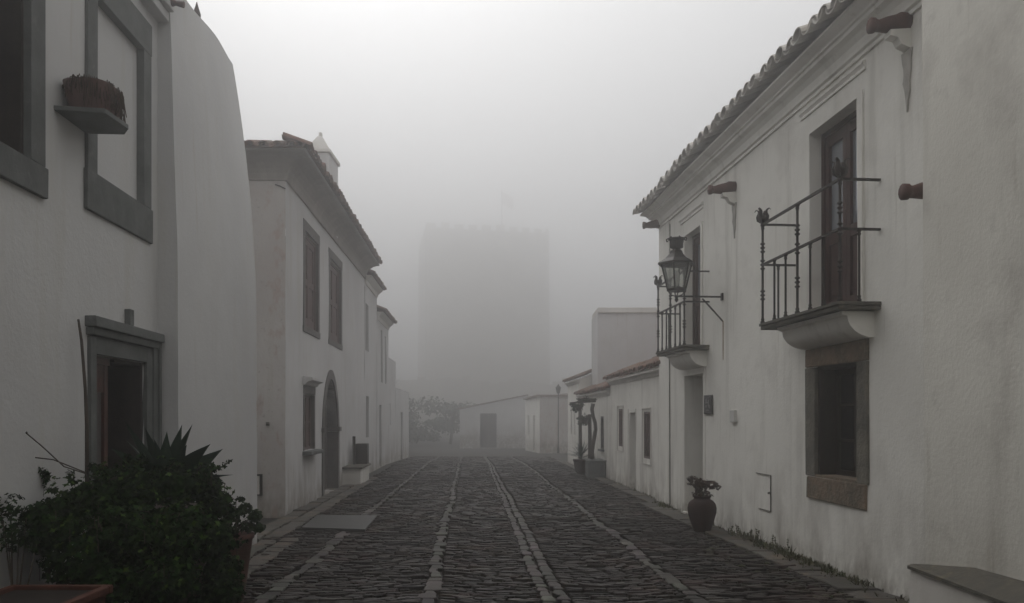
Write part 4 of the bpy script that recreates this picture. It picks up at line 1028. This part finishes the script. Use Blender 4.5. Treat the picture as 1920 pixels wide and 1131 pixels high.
row_house(U3 + .01, 25.4, 5.62, 'hazy two storey white house next beyond the masonry seat', [(u3(685), u3(691), 3.5, 4.85), (u3(686.5), u3(692), 1.0, 2.2)])
row_house(25.41, 28.7, 4.95, 'hazy white house with paired tall upper windows and a narrow door', [(u3(714.5), u3(718), 2.75, 4.5), (u3(721.5), u3(724.5), 2.75, 4.4), (u3(711.5), u3(715.5), -.05, 2.0)])
row_house(28.71, 31.3, 3.75, 'faint parapet topped white house on the left, narrower than its neighbours', [(u3(730.5), u3(732), 1.3, 2.1)], roof=False)
row_house(31.31, 37.5, 2.75, 'faintest and lowest white house at the far end of the left row', [(33.4, 34.3, -.3, 1.8)], roof=False)

# ================================================================== END OF THE STREET
E6 = End(62)
he = thing('low_house', (-1.2, 62, -.75), 'faint low white house closing the end of the street with a dark door', 'house')
xa, xb = E6.hit(862, 0)[0], E6.hit(988, 0)[0]; dx0, dx1 = E6.hit(900, 0)[0], E6.hit(931, 0)[0]
zl_, zr_, zd_ = E6.hit(862, 768)[1], E6.hit(985, 742)[1], E6.hit(915, 775)[1]; gb = gz(62)
w_ = MB(); w_.sheet(E6, xa, xb, -1.2, zr_, [(dx0, dx1, gb - .05, zd_, .3)], .3, nzf(.03, .5, 71), .5, ztop=lambda x: zl_ + (x - xa) / (xb - xa) * (zr_ - zl_), zcut=zd_)
w_.add([(xa, 62, -1.2), (xa, 67, -1.2), (xa, 67, zl_), (xa, 62, zl_)], [(0, 1, 2, 3)]); w_.add([(xb, 62, -1.2), (xb, 67, -1.2), (xb, 67, zr_), (xb, 62, zr_)], [(0, 1, 2, 3)])
w_.add([(xa, 67, -1.2), (xb, 67, -1.2), (xb, 67, zr_), (xa, 67, zl_)], [(0, 1, 2, 3)])
w_.build('wall', 'plaster_m', he)
f = MB(); q4 = [(xa - .2, 61.85, zl_), (xb + .1, 61.85, zr_), (xb + .1, 67.1, zr_), (xa - .2, 67.1, zl_)]
f.hull([(x, y, z + .10) for x, y, z in q4], [(x, y, z + .03) for x, y, z in q4]); f.build('roof', 'tile', he)
panel_door(he, E6, dx0, dx1, gb, zd_ - .01, -.28, 'wood_dark', 'door', leaves=2)
R6 = Side(1.56 + .073 * 45, -.073, -1)
hs6 = thing('low_house', (1.3, 49, -.45), 'faint white house jutting in from the right at the far end of the street', 'house')
dr = R6.U(1003), R6.U(999.5); wn = R6.U(992.5), R6.U(989.5)
w_ = MB(); w_.sheet(R6, 45, 54, -1, 2.75, [(dr[0], dr[1], -.45, 1.7, .2), (wn[0], wn[1], .4, 1.7, .2)], .2, nzf(.02, .5, 81), .5); shell(w_, R6, 45, 54, 4, -1, 2.75, near=False); w_.build('wall', 'plaster_r', hs6)
panel_door(hs6, R6, dr[0], dr[1], -.45, 1.7, -.19, 'shutter', 'door', leaves=1); window(hs6, R6, wn[0], wn[1], .4, 1.7, -.19, 1, 1, 'shutter', 'shutter')
w_ = MB(); w_.add([(1.56, 45, -1), (6.5, 45.3, -1), (6.5, 45.3, 2.5), (4, 45.15, 3.1), (1.56, 45, 2.7)], [(0, 1, 2, 3, 4)]); w_.build('end_wall', 'plaster_stain', hs6)
f = MB(); f.hull([(1.4, 44.9, 2.85), (6.6, 45.2, 2.85), (5.9, 54.1, 2.95), (.75, 54.1, 2.87)], [(1.4, 44.9, 2.74), (6.6, 45.2, 2.74), (5.9, 54.1, 2.8), (.75, 54.1, 2.76)]); f.build('roof', 'tile', hs6)
lx_, ly_, lz_ = 2.49, 43, gz(43)
lp = thing('street_lamp', (lx_, ly_, lz_), 'faint lantern on a thin post before the farthest right hand house', 'street lamp')
f = MB(); f.lathe((lx_, ly_, lz_), [(.06, 0), (.06, .3), (.03, .4), (.025, 3.1), (.04, 3.2)], 8); f.build('pole', 'iron', lp)
f = MB(); f.lathe((lx_, ly_, lz_ + 3.2), [(.08, 0), (.14, .3), (.16, .31), (.05, .42), (.02, .5)], 6, smooth=False); f.build('lantern_head', 'iron', lp)

# trees and shrubs beyond, in the fog
def tree(x, y, h, rx, label, tr=.16, n=900, size=.16, z0=-.3, name='tree'):
    t = thing(name, (x, y, z0), label, 'tree' if name == 'tree' else 'shrub', 'dim trees below the castle')
    f = MB(); top_ = h * .45
    f.tube([(x, y, z0 - .1), (x + .1, y, z0 + top_ * .5), (x, y + .1, z0 + top_), (x + .2, y, z0 + h * .7)], [tr, tr * .8, tr * .6, tr * .2], 7)
    for k in range(5):
        a = k * 1.3; f.tube([(x, y, z0 + top_ * .9), (x + math.cos(a) * rx * .4, y + math.sin(a) * rx * .4, z0 + h * .62), (x + math.cos(a) * rx * .75, y + math.sin(a) * rx * .7, z0 + h * .75)], [tr * .45, tr * .3, tr * .08], 5)
    f.build('trunk', 'bark', t)
    f = MB()
    for k in range(15):
        a = R.uniform(0, 6.28); q = R.uniform(0, 1.0); zz = R.uniform(.12, .85)
        leafs(f, (x + math.cos(a) * rx * q * (1.15 - zz * .6), y + math.sin(a) * rx * q * .7, z0 + h * zz), (rx * R.uniform(.22, .48), rx * .4, h * R.uniform(.08, .19)), n // 9, size * .8, 3, .3, shell=.1)
    f.build('crown', 'far_leaf', t)
tree(-9.2, 68, 5.2, 3.2, 'broad low dark tree left of the faint house closing the street', n=2200, size=.20, z0=-.85)
tree(-5.6, 73, 4.6, 2.6, 'low dark tree half behind the left corner of the faint closing house', n=1500, size=.20, z0=-.85)
tree(-15.5, 88, 9.0, 4.5, 'dim tree seen over the farthest left hand roofs', n=2000, size=.24, z0=-.85)
tree(12.0, 105, 11.0, 4.6, 'dim tree at the right foot of the castle tower', n=2200, size=.28, z0=-.85)
tree(17.5, 104, 8.6, 4.2, 'dim lower tree farther right of the castle tower', n=2000, size=.28, z0=-.85)
tree(-19.5, 112, 9.5, 4.6, 'dim tree at the left foot of the castle tower', n=2000, size=.28, z0=-.85)
tree(1.5, 88, 5.0, 4.2, 'broad dark tree rising behind the ridge of the faint closing house', n=2200, size=.24, z0=-.85)
# castle keep and curtain wall
kp = thing('castle_tower', (-4, 150, -.8), 'huge square stone castle tower with battlements dissolving in the fog', 'tower')
TK = 1.62
cs = [(x * TK, y * TK) for x, y in [(-9.6, 90), (4.3, 93.2), (2.2, 106.5), (-12.1, 103.8)]]
w_ = MB(); zt = 36.2
def castle_block(w_, cs, z0, zt, mer=.75, wm=.95, gap=.6, th=.5, batter=.02):
    n = len(cs)
    cx_ = sum(c[0] for c in cs) / n; cy_ = sum(c[1] for c in cs) / n
    ex = [(cx_ + (x - cx_) * (1 + batter), cy_ + (y - cy_) * (1 + batter)) for x, y in cs]
    w_.add([(x, y, z0) for x, y in ex] + [(x, y, zt) for x, y in cs], [(i, (i + 1) % n, n + (i + 1) % n, n + i) for i in range(n)] + [tuple(range(n, 2 * n))])
castle_block(w_, cs, -.5, zt)
w_.build('wall', 'castle', kp)
for i in range(4):
    a, b = Vector(cs[i]), Vector(cs[(i + 1) % 4]); L_ = (b - a).length; t_ = (b - a).normalized(); nrm = Vector((t_.y, -t_.x)); s_ = .1
    while s_ < L_ - .6:
        p0 = a + t_ * s_; ww = R.uniform(1.2, 1.9); p1 = p0 + t_ * ww; q0, q1 = p0 - nrm * .5 * 1, p1 - nrm * .5
        hgt = R.uniform(.8, 1.2)
        f = MB(); f.hull([(p.x, p.y, zt + hgt) for p in (p0, p1, q1, q0)], [(p.x, p.y, zt - .02) for p in (p0, p1, q1, q0)]); f.build('merlon', 'castle', kp); s_ += ww + 1.0
f = MB(); f.tube([(-2.0, 157, 36.2), (-2.0, 157, 46.2)], .10, 6); fo = f.build('flagpole', 'bark', kp)
f = MB()
fz = [(-1.9, 157, 45.8), (-.8, 157.3, 45.2), (.3, 156.9, 44.3), (.2, 156.9, 42.2), (-.8, 157.3, 42.9), (-1.9, 157, 43.4)]
f.hull(fz, [(a, b + .04, c) for a, b, c in fz])
f.build('flag', 'cloth', fo)
cw = MB(); n_ = 40
tp_ = [(-34 + 58 * i / n_, 128 + R.uniform(-.1, .1), 7.6 + 1.6 * noise.noise(Vector((i * .21, 2, 1))) + R.uniform(-.25, .25)) for i in range(n_ + 1)]
for (a_, b_) in zip(tp_, tp_[1:]):
    h_ = a_[2]
    cw.hull([(a_[0], a_[1], h_), (b_[0], b_[1], h_), (b_[0], b_[1] + 2, h_), (a_[0], a_[1] + 2, h_)], [(a_[0], a_[1] - .3, -1.2), (b_[0], b_[1] - .3, -1.2), (b_[0], b_[1] + 2, -1.2), (a_[0], a_[1] + 2, -1.2)])
tag(cw.build('castle_wall', 'castle', loc=(-3, 128, -.8)), 'dim lower stone wall in front of the castle tower', 'wall')

# ================================================================== PLANTS IN THE LEFT FOREGROUND
tr = thing('clay_trough', (-2.75, 4.6, 0), 'long red clay trough in the bottom left corner', 'planter')
f = MB()
def trap(mb, x0, x1, y0, y1, z0, z1, e): mb.hull([(x0, y0, z1), (x1, y0, z1), (x1, y1, z1), (x0, y1, z1)], [(x0 + e, y0 + e, z0), (x1 - e, y0 + e, z0), (x1 - e, y1 - e, z0), (x0 + e, y1 - e, z0)])
trap(f, -3.02, -2.46, 4.28, 4.85, -.02, .53, .05); f.build('body', 'terra_trough', tr)
f = MB(); f.box(WF, -3.05, -2.43, 4.25, 4.30, .53, .58, bev=.01); f.box(WF, -3.05, -2.43, 4.83, 4.88, .53, .58, bev=.01); f.box(WF, -3.05, -3.0, 4.301, 4.829, .53, .58, bev=.01); f.box(WF, -2.48, -2.43, 4.301, 4.829, .53, .58, bev=.01); f.build('rim', 'terra_trough', tr)
MB().box(WF, -2.999, -2.481, 4.302, 4.828, .531, .555).build('soil', 'soil', tr)
# the big shrub: irregular clumps of small lobed leaves over a branching stem
sh = thing('leafy_shrub', (-2.6, 5.9, 0), 'large dark green feathery shrub spilling over the left foreground below the agave', 'shrub')
f = MB()
for i in range(26):
    a = R.uniform(0, 6.28); q = R.uniform(.2, .7); f.tube([(-2.75, 5.7, .3), (-2.75 + .5 * q * math.cos(a), 5.7 + .5 * q * math.sin(a), .6), (-2.75 + .8 * q * math.cos(a), 5.7 + .9 * q * math.sin(a), R.uniform(.75, 1.05))], [.015, .010, .004], 5)
f.build('stem', 'bark', sh)
f = MB()
def B(px, py, Y, r, n, s_=.029, fl=1.0):
    n = int(n * 1.25)
    x, y, z = T(px, py, Y); leafs(f, (x, y, z), (r, r, r * .8 * fl), n, s_, 4, .5)
for a in [(120, 965, 5.4, .17, 700), (160, 935, 5.5, .13, 500), (95, 1000, 5.2, .16, 600), (75, 965, 5.2, .10, 260), (200, 930, 5.6, .16, 700), (260, 915, 5.7, .17, 900), (330, 915, 5.8, .17, 900), (380, 915, 5.9, .14, 700), (405, 945, 6.0, .12, 600), (230, 1000, 5.4, .26, 1300), (330, 1000, 5.6, .26, 1300), (390, 1010, 5.9, .20, 900), (410, 1065, 6.2, .18, 800), (150, 1050, 5.2, .22, 900), (300, 1080, 5.5, .28, 1200), (400, 1110, 6.1, .22, 800), (200, 1100, 5.2, .20, 800), (432, 1110, 6.4, .10, 300)]: B(*a)
sp = MB()
for i in range(75):
    px, py, Y = R.choice([(R.uniform(60, 180), R.uniform(905, 960), 5.45), (R.uniform(180, 400), R.uniform(872, 905), 5.8), (R.uniform(400, 445), R.uniform(905, 1120), 6.2), (R.uniform(60, 430), R.uniform(930, 1120), 5.1)])
    p_ = Vector(T(px, py, Y)); q_ = p_ + Vector((R.gauss(0, .05), R.uniform(-.12, .02), R.uniform(.0, .10)))
    sp.tube([p_ - Vector((0, 0, .08)), p_, q_], .003, 4)
    for j in range(4): leafs(f, p_.lerp(q_, .3 + j * .25), (.035, .035, .02), 5, .024, 4, .5)
tag(sp.build('twigs', 'bark', sh), kind='stuff')
f.build('leaves', 'leaf', sh)
f = MB()
for a in [(130, 925, 5.4, .15), (220, 900, 5.6, .17), (300, 890, 5.75, .17), (370, 895, 5.85, .15), (405, 925, 5.95, .12), (250, 960, 5.35, .22), (350, 985, 5.5, .22), (300, 1050, 5.35, .25), (400, 1050, 6.05, .18), (150, 1000, 5.15, .18)]:
    leafs(f, T(*a[:3]), (a[3] * 1.05, a[3] * 1.05, a[3] * .9), 55, .026, 4, .5, .6, .8)
f.build('young_leaves', 'leaf_young', sh)
# pot that the shrub hides, so it stands on something
ag = thing('potted_agave', (-2.62, 6.0, 0), 'broad leaved agave rising above the dark shrub in front of the doorway', 'potted plant')
f = MB(); f.lathe((-2.62, 6.05, 0), [(.20, 0), (.27, .3), (.32, .82), (.35, .84), (.35, .92), (.30, .92)], 18); f.build('pot', 'terra_dark', ag)
f = MB(); ac = Vector((-2.62, 6.0, 1.10))
agl = [(-.75, .55, .62, .5), (-.85, .25, .60, .45), (-.45, .85, .60, .4), (-.15, 1, .62, .1), (.02, 1, .60, .0), (.18, 1, .58, .1), (.35, .9, .60, .1), (.5, .8, .6, .15), (.75, .6, .62, .15), (.95, .35, .6, .2), (1, .1, .62, .3), (-1, .05, .55, .3), (.65, .75, .5, .1), (-.3, .9, .5, .2), (.1, .8, .5, .1), (-.6, .75, .6, .3), (.3, .95, .62, .05), (.62, .62, .66, .2), (.85, .5, .6, .25), (-.3, 1, .64, .15)]
for i, (dx, dz, L_, dr_) in enumerate(agl):
    d3 = Vector((dx, R.uniform(-.5, .1), dz))
    tw = (1 if dx > 0 else -1) * R.uniform(.2, 1.1) * min(1, abs(dx) * 2 + .1)
    spike(f, ac + Vector((dx * .05, R.uniform(-.05, .05), -.05)), d3, L_ * R.uniform(.72, 1.02), R.uniform(.048, .07), dr_ * .6, 10, .3, 1, tw)
for i in range(12):
    a = R.uniform(0, 6.28); spike(f, ac, (math.cos(a), math.sin(a) * .6 - .3, R.uniform(.2, 1.1)), R.uniform(.34, .5), .055, .25, 10, .3, 1, R.uniform(-.8, .8))
f.build('leaves', 'agave', ag)
# geranium in a tall tapered pot
gp = (-2.42, 6.85)
ge = thing('potted_geranium', (gp[0], gp[1], 0), 'round leaved geranium in a tall tapered clay pot right of the dark shrub', 'potted plant')
f = MB(); f.lathe((gp[0], gp[1], 0), [(.115, 0), (.15, .25), (.19, .55), (.205, .56), (.205, .60), (.17, .60), (.16, .56)], 20); f.build('pot', 'terra', ge)
f = MB()
for (tx, ty, tz) in ((-.1, 0, .2), (.12, 0, .22), (.2, .02, .15), (.02, -.05, .25), (.1, .06, .1), (-.03, .1, .2)):
    f.tube([(gp[0], gp[1], .56), (gp[0] + tx * .5, gp[1] + ty * .5, .6 + tz * .5), (gp[0] + tx, gp[1] + ty, .6 + tz)], .006, 5)
f.build('stem', 'bark', ge)
f = MB()
for (tx, ty, tz, r_, n_) in ((.14, 0, .22, .06, 70), (.22, 0, .16, .07, 90), (.05, 0, .18, .08, 80), (-.08, 0, .14, .09, 90), (.16, .05, .06, .09, 90), (.03, -.05, .08, .11, 120), (.24, .05, .05, .05, 40), (-.12, 0, .05, .09, 80)):
    leafs(f, (gp[0] + tx, gp[1] + ty, .6 + tz), (r_, r_, r_ * .8), n_, .022, 6, .15)
f.build('leaves', 'leaf_ger', ge)
# sparse plant against the wall at the picture's left edge
sp_ = thing('sparse_plant', (-3.1, 4.95, 0), 'thin leggy plant with sparse leaves against the wall at the far left', 'shrub')
f = MB()
tips = [T(20, 945, 4.95), T(50, 965, 5.0), T(5, 975, 4.85), T(35, 1000, 4.95), T(70, 1015, 5.0), T(15, 1015, 4.9)]
for t_ in tips: f.tube([(-3.0, 4.9, .05), ((-3.0 + t_[0]) / 2 - .02, 4.92, .45), t_], [.008, .006, .003], 5)
f.build('stem', 'bark', sp_)
f = MB()
for t_ in tips: leafs(f, t_, (.10, .10, .07), 60, .024, 4, .5)
f.build('leaves', 'leaf', sp_)
# bare canes and twigs by the doorway
f = MB(); f.tube([T(163, 925, 5.75), T(163, 800, 5.8), T(160, 730, 5.85), T(153, 640, 5.85), T(147, 599, 5.85)], [.014, .013, .011, .010, .008], 6)
tag(f.build('bare_cane', 'bark', loc=T(163, 925, 5.75)), 'tall bare dark cane rising beside the left edge of the doorway', 'cane')
f = MB(); f.tube([T(-20, 838, 5.2), T(40, 855, 5.3), T(100, 862, 5.4), T(160, 886, 5.6)], .0045, 5); f.tube([T(50, 813, 5.2), T(80, 838, 5.3), T(120, 875, 5.4), T(160, 888, 5.6), T(175, 920, 5.7)], .0045, 5)
f.lathe(T(50, 812, 5.2), [(.002, -.008), (.009, 0), (.002, .01)], 6)
tag(f.build('bare_twigs', 'bark', loc=T(175, 920, 5.7)), 'two thin crossing bare twigs against the wall left of the doorway', 'twigs')

# ------------------------------------------------------------------ haze
hz = MB(); hz.box(WF, -205, 205, -60, 375, -2, 48)
ho = hz.build('haze', 'black'); ho.data.materials.clear()
m = bpy.data.materials.new('fog'); m.use_nodes = True; nt = m.node_tree; nt.nodes.clear()
pv = nt.nodes.new('ShaderNodeVolumePrincipled'); pv.inputs['Color'].default_value = (.895, .895, .90, 1); pv.inputs['Density'].default_value = FOG; pv.inputs['Anisotropy'].default_value = .87
mo = nt.nodes.new('ShaderNodeOutputMaterial'); nt.links.new(pv.outputs[0], mo.inputs['Volume'])
ho.data.materials.append(m)
tag(ho, kind='stuff'); ho['label'] = 'pale even fog filling the street and hiding the castle'
